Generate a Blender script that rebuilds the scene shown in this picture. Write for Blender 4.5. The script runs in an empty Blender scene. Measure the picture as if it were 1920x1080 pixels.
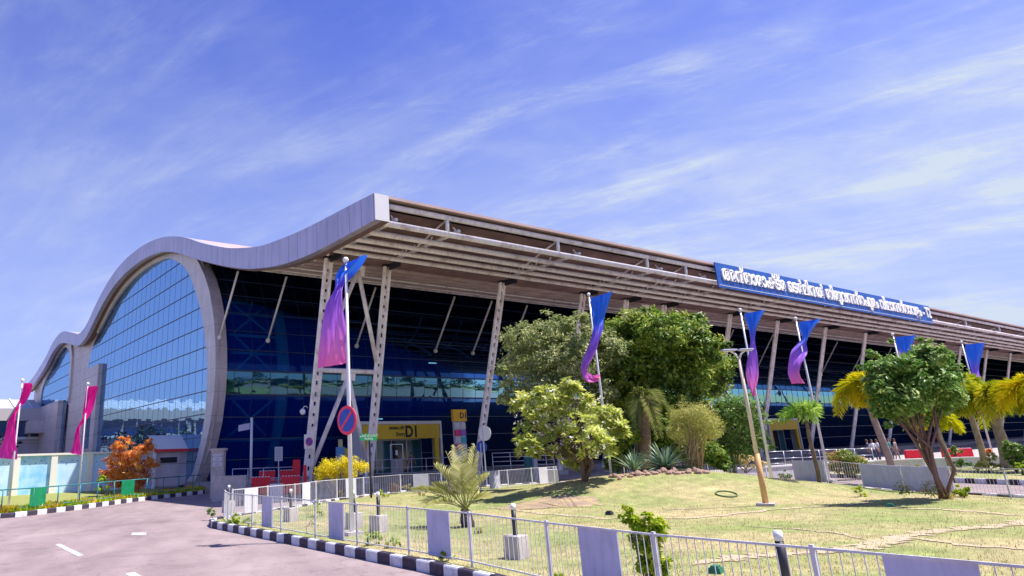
import bpy, math, random
import numpy as np
from mathutils import Vector, Matrix
random.seed(7); rng = np.random.default_rng(7)
sc = bpy.context.scene
COL = sc.collection
R = math.radians

# ---------------------------------------------------------------- camera
MROW = [(0.8296279402, -0.5572547283, -0.0344187251), (0.1356335968, 0.2609613054, -0.9557733648), (0.5415911821, 0.7882679525, 0.2920832529)]
FPX, CX, CY, EYE = 1311.74, 703.2326, 446.7081, 2.1
cam = bpy.data.cameras.new('camera'); cam.sensor_width = 36
cam.lens = FPX / 1920 * 36; cam.shift_x = (960 - CX) / 1920; cam.shift_y = -(540 - CY) / 1920
cam.clip_start = 0.1; cam.clip_end = 3000
co = bpy.data.objects.new('camera', cam); COL.objects.link(co)
m = Matrix.Identity(4)
for i in range(3):
    m[i][0] = MROW[0][i]; m[i][1] = -MROW[1][i]; m[i][2] = -MROW[2][i]
m[2][3] = EYE
co.matrix_world = m
sc.camera = co

# ---------------------------------------------------------------- sky and sun
SUN_DIR = Vector((0.80, -0.60, 0)).normalized(); SUN_EL = R(62)
w = bpy.data.worlds.new('World'); sc.world = w; w.use_nodes = True
nt = w.node_tree; N = nt.nodes; L = nt.links
bg = N['Background']; bg.inputs[1].default_value = 0.085
sky = N.new('ShaderNodeTexSky'); sky.sky_type = 'NISHITA'; sky.sun_disc = False
sky.sun_elevation = SUN_EL; sky.sun_rotation = math.atan2(SUN_DIR.x, SUN_DIR.y)
sky.air_density = 1.0; sky.dust_density = 0.6; sky.ozone_density = 2.5
def mth(op, a, b=None, cl=False):
    n = N.new('ShaderNodeMath'); n.operation = op; n.use_clamp = cl
    for i, v in enumerate((a, b)):
        if v is None: continue
        if isinstance(v, (int, float)): n.inputs[i].default_value = v
        else: L.new(v, n.inputs[i])
    return n.outputs[0]
tint = N.new('ShaderNodeMix'); tint.data_type = 'RGBA'; tint.blend_type = 'MULTIPLY'; tint.inputs[0].default_value = 1
L.new(sky.outputs[0], tint.inputs[6]); tint.inputs[7].default_value = (0.33, 0.45, 1.27, 1)
tc = N.new('ShaderNodeTexCoord'); sp = N.new('ShaderNodeSeparateXYZ'); L.new(tc.outputs['Generated'], sp.inputs[0])
den = mth('ADD', mth('MAXIMUM', sp.outputs[2], 0.0), 0.22)
cb = N.new('ShaderNodeCombineXYZ'); L.new(mth('DIVIDE', sp.outputs[0], den), cb.inputs[0]); L.new(mth('DIVIDE', sp.outputs[1], den), cb.inputs[1])
def cloudnoise(rot, scl, nscale, detail, rough, dist, off=0.0):
    mp = N.new('ShaderNodeMapping'); mp.vector_type = 'TEXTURE'; mp.inputs['Rotation'].default_value = (0, 0, R(rot)); mp.inputs['Scale'].default_value = (1 / scl[0], 1 / scl[1], 1)
    mp.inputs['Location'].default_value = (off, off * 1.7, 0)
    L.new(cb.outputs[0], mp.inputs[0])
    n = N.new('ShaderNodeTexNoise'); n.inputs['Scale'].default_value = nscale; n.inputs['Detail'].default_value = detail
    n.inputs['Roughness'].default_value = rough; n.inputs['Distortion'].default_value = dist
    L.new(mp.outputs[0], n.inputs[0]); return n.outputs[0]
def ramp(v, a, b):
    n = N.new('ShaderNodeMapRange'); n.interpolation_type = 'SMOOTHSTEP'; n.inputs[1].default_value = a; n.inputs[2].default_value = b
    L.new(v, n.inputs[0]); return n.outputs[0]
c1 = ramp(cloudnoise(-62, (0.55, 1.0, 1), 1.15, 6, 0.55, 0.4, 3.1), 0.34, 0.74)
c2 = ramp(cloudnoise(-72, (0.5, 1.9, 1), 3.1, 11, 0.64, 0.5, 7.7), 0.42, 0.76)
c3 = ramp(cloudnoise(-50, (0.6, 1.6, 1), 8.0, 12, 0.70, 0.5, 1.3), 0.44, 0.78)
low = ramp(sp.outputs[2], 0.70, 0.04)
side = ramp(sp.outputs[0], 0.25, 0.98)
c4 = ramp(cloudnoise(-40, (1, 1.25, 1), 3.4, 8, 0.62, 0.3, 5.5), 0.36, 0.72)
cov = mth('ADD', mth('MULTIPLY', c1, 0.26), mth('ADD', mth('MULTIPLY', mth('MULTIPLY', c2, mth('ADD', c1, 0.30)), 0.50), mth('ADD', mth('MULTIPLY', mth('MULTIPLY', c3, mth('ADD', c2, 0.25)), 0.40), mth('MULTIPLY', mth('MULTIPLY', c4, mth('ADD', c1, 0.3)), 0.28))))
dr = mth('ADD', mth('MULTIPLY', sp.outputs[0], 0.83), mth('MULTIPLY', sp.outputs[1], -0.557))
cov = mth('MULTIPLY', cov, mth('ADD', mth('MULTIPLY', ramp(dr, -0.45, 0.5), 0.70), 0.28))
cov = mth('ADD', cov, mth('ADD', mth('MULTIPLY', low, 0.50), mth('ADD', mth('MULTIPLY', side, 0.10), 0.02)), True)
cm = N.new('ShaderNodeMix'); cm.data_type = 'RGBA'; L.new(cov, cm.inputs[0]); L.new(tint.outputs[2], cm.inputs[6])
cm.inputs[7].default_value = (4.05, 4.6, 5.55, 1)
L.new(cm.outputs[2], bg.inputs[0])
sl = bpy.data.lights.new('sun', 'SUN'); sl.energy = 5.0; sl.angle = R(0.55); sl.color = (1.0, 0.93, 0.84)
so = bpy.data.objects.new('sun', sl); COL.objects.link(so)
sv = Vector((SUN_DIR.x * math.cos(SUN_EL), SUN_DIR.y * math.cos(SUN_EL), math.sin(SUN_EL)))
so.rotation_euler = sv.to_track_quat('Z', 'Y').to_euler(); so.location = (0, 0, 60)
sc.view_settings.view_transform = 'Standard'; sc.view_settings.look = 'None'; sc.view_settings.exposure = 0.95; sc.view_settings.gamma = 1
sc.view_settings.use_curve_mapping = False

# ---------------------------------------------------------------- survey: a sight line of the photograph met with a plane of the site
CAMP = np.array([0, 0, EYE]); MM = np.array(MROW)
def ray(x, y): return MM.T @ np.array([(x - CX) / FPX, (y - CY) / FPX, 1.0])
def on(x, y, ax, v):
    d = ray(x, y); t = (v - CAMP[ax]) / d[ax]; q = CAMP + d * t
    return Vector((float(q[0]), float(q[1]), float(q[2])))
def G(x, y, z=0.0): return on(x, y, 2, z)
def AY(x, y, Y): return on(x, y, 1, Y)
def AX(x, y, X): return on(x, y, 0, X)
def AD(x, y, depth):
    q = CAMP + ray(x, y) * depth; return Vector((float(q[0]), float(q[1]), float(q[2])))
def depth_of(p): return float(MM[2] @ (np.array(p) - CAMP))
RIGHT = Vector((0.8296, -0.5573, 0)).normalized(); FWD = Vector((0.5573, 0.8296, 0)).normalized()

# ---------------------------------------------------------------- materials
MATS = {}
def P(name, col, rough=0.6, metal=0.0, spec=0.5, noise=None, bump=None, coat=0.0):
    """noise=(scale, second colour, amount lo, hi); bump=(scale, strength)"""
    if name in MATS: return MATS[name]
    mt = bpy.data.materials.new(name); mt.use_nodes = True; n = mt.node_tree.nodes; l = mt.node_tree.links
    b = n['Principled BSDF']; b.inputs['Base Color'].default_value = (*col, 1); b.inputs['Roughness'].default_value = rough
    b.inputs['Metallic'].default_value = metal; b.inputs['Specular IOR Level'].default_value = spec; b.inputs['Coat Weight'].default_value = coat
    if noise or bump: co_ = n.new('ShaderNodeTexCoord')
    if noise:
        t = n.new('ShaderNodeTexNoise'); t.inputs['Scale'].default_value = noise[0]; t.inputs['Detail'].default_value = 8; t.inputs['Roughness'].default_value = 0.62
        l.new(co_.outputs['Object'], t.inputs[0])
        mr = n.new('ShaderNodeMapRange'); mr.inputs[1].default_value = noise[2]; mr.inputs[2].default_value = noise[3]; l.new(t.outputs[0], mr.inputs[0])
        mx = n.new('ShaderNodeMix'); mx.data_type = 'RGBA'; mx.inputs[6].default_value = (*col, 1); mx.inputs[7].default_value = (*noise[1], 1)
        l.new(mr.outputs[0], mx.inputs[0]); l.new(mx.outputs[2], b.inputs['Base Color'])
    if bump:
        t = n.new('ShaderNodeTexNoise'); t.inputs['Scale'].default_value = bump[0]; t.inputs['Detail'].default_value = 6
        l.new(co_.outputs['Object'], t.inputs[0])
        bp = n.new('ShaderNodeBump'); bp.inputs['Strength'].default_value = bump[1]; bp.inputs['Distance'].default_value = 0.05
        l.new(t.outputs[0], bp.inputs['Height']); l.new(bp.outputs[0], b.inputs['Normal'])
    MATS[name] = mt; return mt
def seams(mt, axis, period, width, dark=0.45, axis2=None, period2=1, width2=0.02):
    """thin real joints between panels, running across the given axis"""
    n = mt.node_tree.nodes; l = mt.node_tree.links; b = n['Principled BSDF']
    tc_ = n.new('ShaderNodeTexCoord'); s = n.new('ShaderNodeSeparateXYZ'); l.new(tc_.outputs['Object'], s.inputs[0])
    def line(ax, per, wd):
        a = n.new('ShaderNodeMath'); a.operation = 'PINGPONG'; a.inputs[1].default_value = per / 2; l.new(s.outputs[ax], a.inputs[0])
        c = n.new('ShaderNodeMath'); c.operation = 'LESS_THAN'; c.inputs[1].default_value = wd; l.new(a.outputs[0], c.inputs[0]); return c.outputs[0]
    f = line(axis, period, width)
    if axis2 is not None:
        g = n.new('ShaderNodeMath'); g.operation = 'MAXIMUM'; l.new(f, g.inputs[0]); l.new(line(axis2, period2, width2), g.inputs[1]); f = g.outputs[0]
    mx = n.new('ShaderNodeMix'); mx.data_type = 'RGBA'; mx.blend_type = 'MULTIPLY'; mx.inputs[7].default_value = (dark, dark, dark, 1)
    src = b.inputs['Base Color'].links
    if src: l.new(src[0].from_socket, mx.inputs[6])
    else: mx.inputs[6].default_value = b.inputs['Base Color'].default_value
    l.new(f, mx.inputs[0]); l.new(mx.outputs[2], b.inputs['Base Color'])
    return mt
def panelvar(mt, period_y, period_z, amt):
    """each panel sits at its own slight tilt and tone"""
    n = mt.node_tree.nodes; l = mt.node_tree.links
    tc_ = n.new('ShaderNodeTexCoord'); mp = n.new('ShaderNodeMapping'); mp.inputs['Scale'].default_value = period_y; l.new(tc_.outputs['Object'], mp.inputs[0])
    fl = n.new('ShaderNodeVectorMath'); fl.operation = 'FLOOR'; l.new(mp.outputs[0], fl.inputs[0])
    wn = n.new('ShaderNodeTexWhiteNoise'); wn.noise_dimensions = '3D'; l.new(fl.outputs[0], wn.inputs[0])
    sub = n.new('ShaderNodeVectorMath'); sub.operation = 'SUBTRACT'; l.new(wn.outputs[1], sub.inputs[0]); sub.inputs[1].default_value = (.5, .5, .5)
    sca = n.new('ShaderNodeVectorMath'); sca.operation = 'SCALE'; sca.inputs[3].default_value = amt; l.new(sub.outputs[0], sca.inputs[0])
    ge = n.new('ShaderNodeNewGeometry'); ad = n.new('ShaderNodeVectorMath'); ad.operation = 'ADD'; l.new(ge.outputs['Normal'], ad.inputs[0]); l.new(sca.outputs[0], ad.inputs[1])
    # gentle warp of the panes
    ns = n.new('ShaderNodeTexNoise'); ns.inputs['Scale'].default_value = 0.5; l.new(tc_.outputs['Object'], ns.inputs[0])
    s2 = n.new('ShaderNodeVectorMath'); s2.operation = 'SUBTRACT'; l.new(ns.outputs[1], s2.inputs[0]); s2.inputs[1].default_value = (.5, .5, .5)
    s3 = n.new('ShaderNodeVectorMath'); s3.operation = 'SCALE'; s3.inputs[3].default_value = period_z; l.new(s2.outputs[0], s3.inputs[0])
    a2 = n.new('ShaderNodeVectorMath'); a2.operation = 'ADD'; l.new(ad.outputs[0], a2.inputs[0]); l.new(s3.outputs[0], a2.inputs[1])
    no = n.new('ShaderNodeVectorMath'); no.operation = 'NORMALIZE'; l.new(a2.outputs[0], no.inputs[0])
    return no.outputs[0]

white = P('white_paint', (0.72, 0.72, 0.76), 0.45, noise=(3, (0.55, 0.53, 0.54), 0.55, 0.8))
steel = P('cream_steel', (0.80, 0.75, 0.77), 0.5, noise=(1.2, (0.40, 0.31, 0.30), 0.5, 0.75))
soffit = P('brown_soffit', (0.24, 0.14, 0.13), 0.7, noise=(0.8, (0.13, 0.08, 0.065), 0.4, 0.7))
roofmat = P('tan_roof', (0.62, 0.50, 0.44), 0.5, noise=(0.5, (0.5, 0.38, 0.33), 0.4, 0.7))
fasc = seams(P('fascia_panel', (0.50, 0.47, 0.64), 0.38, 0.35, noise=(0.35, (0.42, 0.40, 0.55), 0.4, 0.65)), 1, 1.15, 0.02, 0.35)
clad = seams(P('grey_cladding', (0.62, 0.55, 0.60), 0.5, 0.2, noise=(0.3, (0.46, 0.41, 0.45), 0.35, 0.7)), 2, 1.68, 0.025, 0.5)
rimm = seams(P('rim_cladding', (0.62, 0.57, 0.62), 0.45, 0.2, noise=(0.5, (0.52, 0.47, 0.52), 0.35, 0.7)), 2, 1.68, 0.015, 0.6)
black = P('black_paint', (0.02, 0.02, 0.03), 0.5)
darkm = P('dark_metal', (0.03, 0.03, 0.045), 0.4, 0.4)
conc = P('concrete', (0.46, 0.42, 0.42), 0.85, noise=(4, (0.33, 0.30, 0.30), 0.4, 0.7), bump=(30, 0.3))
greyp = P('grey_panel', (0.45, 0.45, 0.64), 0.5, noise=(2.5, (0.38, 0.38, 0.52), 0.45, 0.7))
pipe = P('silver_pipe', (0.60, 0.62, 0.68), 0.35, 0.5)
redp = P('red_plastic', (0.85, 0.012, 0.03), 0.4, noise=(6, (0.62, 0.01, 0.03), 0.5, 0.75))
yel = P('yellow_sign', (0.75, 0.50, 0.01), 0.5)
yel2 = P('amber_sign', (0.86, 0.46, 0.01), 0.5)
grn = P('green_panel', (0.005, 0.22, 0.09), 0.5, noise=(3, (0.004, 0.15, 0.06), 0.45, 0.7))
grs = P('green_sign', (0.01, 0.50, 0.14), 0.5)
teal = P('teal_rail', (0.02, 0.17, 0.20), 0.5)
red = P('red_paint', (0.75, 0.02, 0.04), 0.5)
crim = P('crimson_rim', (0.80, 0.03, 0.10), 0.45)
blue = P('blue_sign', (0.015, 0.07, 0.42), 0.5)
ink = P('dark_ink', (0.01, 0.01, 0.02), 0.6)

# ---------------------------------------------------------------- mesh builder
class MB:
    def __init__(s): s.v = []; s.f = []; s.m = []
    def add(s, vs, fs, mi=0):
        b = len(s.v); s.v += [tuple(v) for v in vs]; s.f += [tuple(b + i for i in f) for f in fs]; s.m += [mi] * len(fs); return s
    def box(s, c, sz, rz=0.0, mi=0, M3=None, taper=1.0):
        c = Vector(c); hx, hy, hz = sz[0] / 2, sz[1] / 2, sz[2] / 2; rm = M3 or Matrix.Rotation(rz, 3, 'Z'); vs = []
        for z in (-hz, hz):
            k = taper if z > 0 else 1
            for x, y in ((-hx, -hy), (hx, -hy), (hx, hy), (-hx, hy)): vs.append(c + rm @ Vector((x * k, y * k, z)))
        return s.add(vs, [(3, 2, 1, 0), (4, 5, 6, 7), (0, 1, 5, 4), (1, 2, 6, 5), (2, 3, 7, 6), (3, 0, 4, 7)], mi)
    def bar(s, p, q, wd, h, mi=0):
        """rectangular bar from p to q"""
        p = Vector(p); q = Vector(q); d = (q - p); ln = d.length; d.normalize()
        up = Vector((0, 0, 1)) if abs(d.z) < 0.95 else Vector((0, 1, 0)); x = d.cross(up).normalized(); y = x.cross(d).normalized()
        M3 = Matrix((x, d, y)).transposed(); return s.box((p + q) / 2, (wd, ln, h), M3=M3, mi=mi)
    def tube(s, p, q, r, r1=None, n=8, mi=0):
        return s.path([p, q], [r, r if r1 is None else r1], n, mi)
    def path(s, pts, rs, n=8, mi=0):
        pts = [Vector(a) for a in pts]
        if isinstance(rs, (int, float)): rs = [rs] * len(pts)
        vs = []; fs = []; ref = None
        for i, p in enumerate(pts):
            d = (pts[min(i + 1, len(pts) - 1)] - pts[max(i - 1, 0)]).normalized()
            if ref is None: ref = Vector((1, 0, 0)) if abs(d.x) < 0.8 else Vector((0, 1, 0))
            x = (ref - d * ref.dot(d)).normalized(); ref = x; y = d.cross(x)
            for k in range(n):
                a = 2 * math.pi * k / n; vs.append(p + (x * math.cos(a) + y * math.sin(a)) * rs[i])
        for i in range(len(pts) - 1):
            for k in range(n):
                k2 = (k + 1) % n; fs.append((i * n + k, i * n + k2, (i + 1) * n + k2, (i + 1) * n + k))
        fs.append(tuple(range(n))[::-1]); fs.append(tuple((len(pts) - 1) * n + k for k in range(n)))
        return s.add(vs, fs, mi)
    def ball(s, c, r, n=10, m_=7, sc_=(1, 1, 1), mi=0, zmin=None):
        c = Vector(c); vs = [c + Vector((0, 0, r * sc_[2]))]; fs = []
        for i in range(1, m_):
            a = math.pi * i / m_
            for k in range(n):
                b = 2 * math.pi * k / n; vs.append(c + Vector((r * sc_[0] * math.sin(a) * math.cos(b), r * sc_[1] * math.sin(a) * math.sin(b), r * sc_[2] * math.cos(a))))
        vs.append(c - Vector((0, 0, r * sc_[2])))
        for k in range(n): fs.append((0, 1 + k, 1 + (k + 1) % n)); fs.append((len(vs) - 1, 1 + (m_ - 2) * n + (k + 1) % n, 1 + (m_ - 2) * n + k))
        for i in range(m_ - 2):
            for k in range(n): fs.append((1 + i * n + k, 1 + (i + 1) * n + k, 1 + (i + 1) * n + (k + 1) % n, 1 + i * n + (k + 1) % n))
        return s.add(vs, fs, mi)
    def disc(s, c, nrm, r, th, n=28, mi=0):
        c = Vector(c); nrm = Vector(nrm).normalized(); return s.path([c - nrm * th / 2, c + nrm * th / 2], [r, r], n, mi)
    def prism(s, pts, d, mi=0):
        """flat polygon pts extruded by vector d"""
        n = len(pts); d = Vector(d); a = [Vector(p) for p in pts]
        return s.add(a + [p + d for p in a], [tuple(range(n))[::-1], tuple(range(n, 2 * n))] + [(i, (i + 1) % n, n + (i + 1) % n, n + i) for i in range(n)], mi)
    def strip(s, A, B, mi=0):
        n = len(A); return s.add(list(A) + list(B), [(i, i + 1, n + i + 1, n + i) for i in range(n - 1)], mi)
    def build(s, name, mats, parent=None, smooth=False, bevel=0):
        off = parent_origin(parent)
        me = bpy.data.meshes.new(name); me.from_pydata([(x - off[0], y - off[1], z - off[2]) for x, y, z in s.v], [], s.f)
        if not isinstance(mats, (list, tuple)): mats = [mats]
        for mt in mats: me.materials.append(mt)
        if len(mats) > 1: me.polygons.foreach_set('material_index', s.m)
        if smooth: me.polygons.foreach_set('use_smooth', [True] * len(s.f))
        me.update()
        o = bpy.data.objects.new(name, me); COL.objects.link(o)
        if parent: o.parent = parent
        if bevel:
            b = o.modifiers.new('bevel', 'BEVEL'); b.width = bevel; b.segments = 2; b.limit_method = 'ANGLE'
        return o
def parent_origin(p):
    o = Vector((0, 0, 0))
    while p is not None: o = o + p.location; p = p.parent
    return o
def tag(o, label=None, cat=None, group=None, kind=None):
    if label: o['label'] = label
    if cat: o['category'] = cat
    if group: o['group'] = group
    if kind: o['kind'] = kind
    return o
def thing(name, label, cat, loc=(0, 0, 0), group=None):
    o = bpy.data.objects.new(name, None); COL.objects.link(o); o.location = loc; o.empty_display_size = 0.2
    return tag(o, label, cat, group)
def copy_tree(o, loc=None, label=None, parent=None, rz=None, scale=None):
    c = o.copy(); COL.objects.link(c)
    if parent: c.parent = parent
    if loc is not None: c.location = loc
    if label: c['label'] = label
    if rz is not None: c.rotation_euler.z = rz
    if scale: c.scale = (scale,) * 3
    for ch in [x for x in list(COL.objects) if x.parent == o and x != c]:
        d = ch.copy(); COL.objects.link(d); d.parent = c
        for g in [x for x in list(COL.objects) if x.parent == ch and x != d]:
            e = g.copy(); COL.objects.link(e); e.parent = d
    return c
def text_mesh(body, size, mat, origin, xdir, zdir, parent, name='lettering', depth=0.01, bold=0.0, align='LEFT', width=None):
    """solid letters standing on origin, running along xdir"""
    cu = bpy.data.curves.new('letters', 'FONT'); cu.body = body; cu.size = size; cu.extrude = depth; cu.offset = bold; cu.align_x = align; cu.resolution_u = 3
    to = bpy.data.objects.new('letters', cu); COL.objects.link(to)
    bpy.context.view_layer.update()
    me = bpy.data.meshes.new_from_object(to.evaluated_get(bpy.context.evaluated_depsgraph_get()))
    bpy.data.objects.remove(to); 
    X = Vector(xdir).normalized(); Z = Vector(zdir).normalized(); Y = Z.cross(X)
    xs = [v.co.x for v in me.vertices] or [0, 1]; k = 1.0
    if width: k = width / (max(xs) - min(xs))
    off = Vector(origin) - parent_origin(parent)
    for v in me.vertices:
        c = v.co.copy(); v.co = off + X * (c.x * k) + Z * c.y + (X.cross(Z)) * c.z
    me.materials.clear(); me.materials.append(mat); me.name = name
    o = bpy.data.objects.new(name, me); COL.objects.link(o); o.parent = parent
    return o

# ================================================================ the ground
MC = Vector((25.5, 17.8, 0)); MA, MBR, MH = 8.6, 5.3, 0.88      # the planted mound
def ground_h(x, y):
    d = Vector((x, y, 0)) - MC; a = d.dot(RIGHT) / MA; b = d.dot(FWD) / MBR; r = math.sqrt(a * a + b * b)
    h = 0.0
    if r < 1: h = MH * (0.5 + 0.5 * math.cos(math.pi * r)) ** 0.8
    return 0.13 + h + 0.03 * math.sin(x * 0.9 + 1) * math.sin(y * 0.7)
def lerp_tab(tab, t):
    if t <= tab[0][0]: return tab[0][1]
    for (a, va), (b, vb) in zip(tab, tab[1:]):
        if t <= b: return va + (vb - va) * (t - a) / (b - a)
    return tab[-1][1]
XL = [(-8, 6.6), (3, 7.5), (8, 8.1), (11, 8.45), (18, 8.76), (22.5, 8.95), (23.6, 9.25), (24.3, 10.3), (25.3, 12.2), (27.0, 15.0), (28.6, 17.2), (29.8, 19.6), (30.2, 22)]
XR = [(-8, 25.5), (0, 27.2), (7.7, 28.6), (12, 30.3), (18, 33.0), (24, 34.3), (27.0, 33.0), (29.0, 30.0), (29.9, 26.0), (30.2, 22.6)]

asph = P('asphalt', (0.225, 0.172, 0.180), 0.9, noise=(0.22, (0.275, 0.215, 0.218), 0.38, 0.66), bump=(60, 0.25))
n_ = asph.node_tree.nodes; l_ = asph.node_tree.links
def add_fine(mt, scale, lo, hi, a, b, stretch=None):
    n = mt.node_tree.nodes; l = mt.node_tree.links; bs = n['Principled BSDF']; t = n.new('ShaderNodeTexNoise'); t.inputs['Scale'].default_value = scale; t.inputs['Detail'].default_value = 6
    c_ = n.new('ShaderNodeTexCoord'); src = c_.outputs['Object']
    if stretch:
        mp = n.new('ShaderNodeMapping'); mp.vector_type = 'TEXTURE'; mp.inputs['Scale'].default_value = stretch[0]; mp.inputs['Rotation'].default_value = (0, 0, R(stretch[1])); l.new(src, mp.inputs[0]); src = mp.outputs[0]
    l.new(src, t.inputs[0]); mr = n.new('ShaderNodeMapRange'); mr.inputs[1].default_value = lo; mr.inputs[2].default_value = hi; mr.inputs[3].default_value = a; mr.inputs[4].default_value = b
    l.new(t.outputs[0], mr.inputs[0]); mx = n.new('ShaderNodeMix'); mx.data_type = 'RGBA'; mx.blend_type = 'MULTIPLY'; mx.inputs[0].default_value = 1
    l.new(bs.inputs['Base Color'].links[0].from_socket, mx.inputs[6]); l.new(mr.outputs[0], mx.inputs[7]); l.new(mx.outputs[2], bs.inputs['Base Color'])
add_fine(asph, 22, 0.3, 0.7, 0.86, 1.1); add_fine(asph, 1.3, 0.35, 0.7, 0.88, 1.1, ((8, 1, 1), 62)); add_fine(asph, 0.7, 0.52, 0.62, 1.0, 0.86); add_fine(asph, 2.6, 0.60, 0.68, 1.0, 0.80); add_fine(asph, 0.9, 0.40, 0.60, 1.07, 0.94, ((10, .9, 1), 80))
def cracks(mt, scale, width, dark):
    n = mt.node_tree.nodes; l = mt.node_tree.links; bs = n['Principled BSDF']; c_ = n.new('ShaderNodeTexCoord'); ns = n.new('ShaderNodeTexNoise'); ns.inputs['Scale'].default_value = 2.0; l.new(c_.outputs['Object'], ns.inputs[0])
    av = n.new('ShaderNodeVectorMath'); av.operation = 'ADD'; l.new(c_.outputs['Object'], av.inputs[0]); l.new(ns.outputs[1], av.inputs[1])
    v = n.new('ShaderNodeTexVoronoi'); v.feature = 'DISTANCE_TO_EDGE'; v.inputs['Scale'].default_value = scale; l.new(av.outputs[0], v.inputs[0])
    mr = n.new('ShaderNodeMapRange'); mr.inputs[1].default_value = 0; mr.inputs[2].default_value = width; mr.inputs[3].default_value = dark; mr.inputs[4].default_value = 1; l.new(v.outputs[0], mr.inputs[0])
    mx = n.new('ShaderNodeMix'); mx.data_type = 'RGBA'; mx.blend_type = 'MULTIPLY'; mx.inputs[0].default_value = 1; l.new(bs.inputs['Base Color'].links[0].from_socket, mx.inputs[6]); l.new(mr.outputs[0], mx.inputs[7]); l.new(mx.outputs[2], bs.inputs['Base Color'])
cracks(asph, 0.28, 0.006, 0.72)
earth = P('dry_earth', (0.30, 0.25, 0.15), 0.95, noise=(0.4, (0.20, 0.19, 0.08), 0.4, 0.65))
pav = P('paving', (0.36, 0.33, 0.34), 0.85, noise=(0.6, (0.28, 0.25, 0.27), 0.4, 0.7))
seams(pav, 0, 0.6, 0.012, 0.7, 1, 0.6, 0.012)
lawn = P('dry_lawn', (0.42, 0.345, 0.18), 0.95, noise=(0.28, (0.235, 0.275, 0.085), 0.36, 0.58), bump=(45, 0.7))
add_fine(lawn, 30, 0.3, 0.7, 0.68, 1.22); add_fine(lawn, 3.0, 0.35, 0.7, 0.78, 1.15); add_fine(lawn, 1.1, 0.55, 0.75, 1.0, 1.25)
mb = MB(); S = 1500; mb.add([(-S, -S, -0.02), (S, -S, -0.02), (S, S, -0.02), (-S, S, -0.02)], [(0, 1, 2, 3)])
tag(mb.build('ground', earth), kind='structure')
mb = MB(); mb.add([(-90, -60, 0), (60, -60, 0), (170, -30, 0), (170, 41, 0), (20, 41, 0), (17.2, 44.6, 0), (-60, -13.5, 0), (-90, -30, 0)], [(0, 1, 2, 3, 4, 5, 6, 7)])
tag(mb.build('road', asph), kind='structure')
mb = MB()
for (a, b, c, d) in [((103, 1021), (113, 1020), (157, 1041), (146, 1043)), ((248, 999), (274, 999), (274, 1003), (246, 1003)), ((235, 1076), (252, 1073), (282, 1090), (262, 1093))]:
    q = [G(*p) for p in (a, b, c, d)]; mb.add([(v.x, v.y, 0.004) for v in q], [(0, 1, 2, 3)])
tag(mb.build('road_marking', P('road_paint', (0.62, 0.60, 0.62), 0.8, noise=(6, (0.34, 0.31, 0.32), 0.45, 0.65))), kind='structure')

def island(name, XLt, XRt, y0, y1, hf, mat, nx=64, ny=90):
    mb = MB(); vs = []; fs = []
    for j in range(ny + 1):
        y = y0 + (y1 - y0) * j / ny; a = lerp_tab(XLt, y) + 0.1; b = lerp_tab(XRt, y) - 0.1
        for i in range(nx + 1): x = a + (b - a) * i / nx; vs.append((x, y, hf(x, y)))
    for j in range(ny):
        for i in range(nx): k = j * (nx + 1) + i; fs.append((k, k + 1, k + nx + 2, k + nx + 1))
    mb.add(vs, fs); return tag(mb.build(name, mat, smooth=True), kind='structure')
island('lawn', XL, XR, -8, 30.1, ground_h, lawn)

def resample(pts, step):
    out = []; pts = [Vector((p[0], p[1], 0)) for p in pts]; carry = 0.0
    for a, b in zip(pts, pts[1:]):
        d = b - a; ln = d.length; t = carry
        while t < ln: out.append(a + d * t / ln); t += step
        carry = t - ln
    out.append(pts[-1]); return out
def kerb(name, pts, step=0.45, wd=0.16, h=0.2, z0=0.0, skip=()):
    """painted kerb blocks laid end to end, black and white in turn"""
    q = resample(pts, step); mb = MB()
    for i, (a, b) in enumerate(zip(q, q[1:])):
        if (b - a).length < 0.05 or i in skip: continue
        d = (b - a).normalized(); nn = Vector((-d.y, d.x, 0)); hh = h + random.uniform(-.008, .008); s_ = random.uniform(-.008, .008)
        A = a + nn * s_; B = b + nn * s_ - d * 0.006
        base = [A - nn * wd / 2, B - nn * wd / 2, B + nn * wd / 2, A + nn * wd / 2]
        mb.add([v + Vector((0, 0, z0 - 0.01)) for v in base] + [v + Vector((0, 0, z0 + hh - .025)) for v in base] +
               [v + (Vector(((A + B) / 2)) - v).project(nn) * 0.22 + Vector((0, 0, z0 + hh)) for v in base],
               [(0, 1, 5, 4), (1, 2, 6, 5), (2, 3, 7, 6), (3, 0, 4, 7), (4, 5, 9, 8), (5, 6, 10, 9), (6, 7, 11, 10), (7, 4, 8, 11), (8, 9, 10, 11)], i % 2)
    return tag(mb.build(name, [P('kerb_white', (0.60, 0.62, 0.70), 0.8, noise=(5, (0.40, 0.38, 0.42), 0.5, 0.72)), P('kerb_black', (0.035, 0.025, 0.05), 0.75, noise=(7, (0.10, 0.08, 0.11), 0.5, 0.8))]), kind='structure')
kerb('kerb', [(x, y) for y, x in XL] + [(x, y) for y, x in XR[::-1]])

# the verge along the far side of the road, with the painted kerb in front of it
LK = [G(-140, 985), G(0, 972), G(37, 969), G(143.5, 956), G(250, 941), G(382, 925.5)]
LK = [Vector((v.x, v.y, 0)) for v in LK]; LK.append(LK[-1] + Vector((0.6, 1.4, 0)))
kerb('kerb', [(v.x, v.y) for v in LK], step=0.56)
mb = MB(); WALLY = 56.0
front = [v + Vector((-0.05, 0.1, 0.12)) for v in LK]; back = [Vector((v.x - 1.5, WALLY + 3, 0.12)) for v in LK]
mb.strip(front, back); tag(mb.build('verge', P('verge_soil', (0.27, 0.24, 0.09), 0.95, noise=(1.5, (0.19, 0.24, 0.04), 0.35, 0.6), bump=(25, 0.6))), kind='structure')

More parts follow.
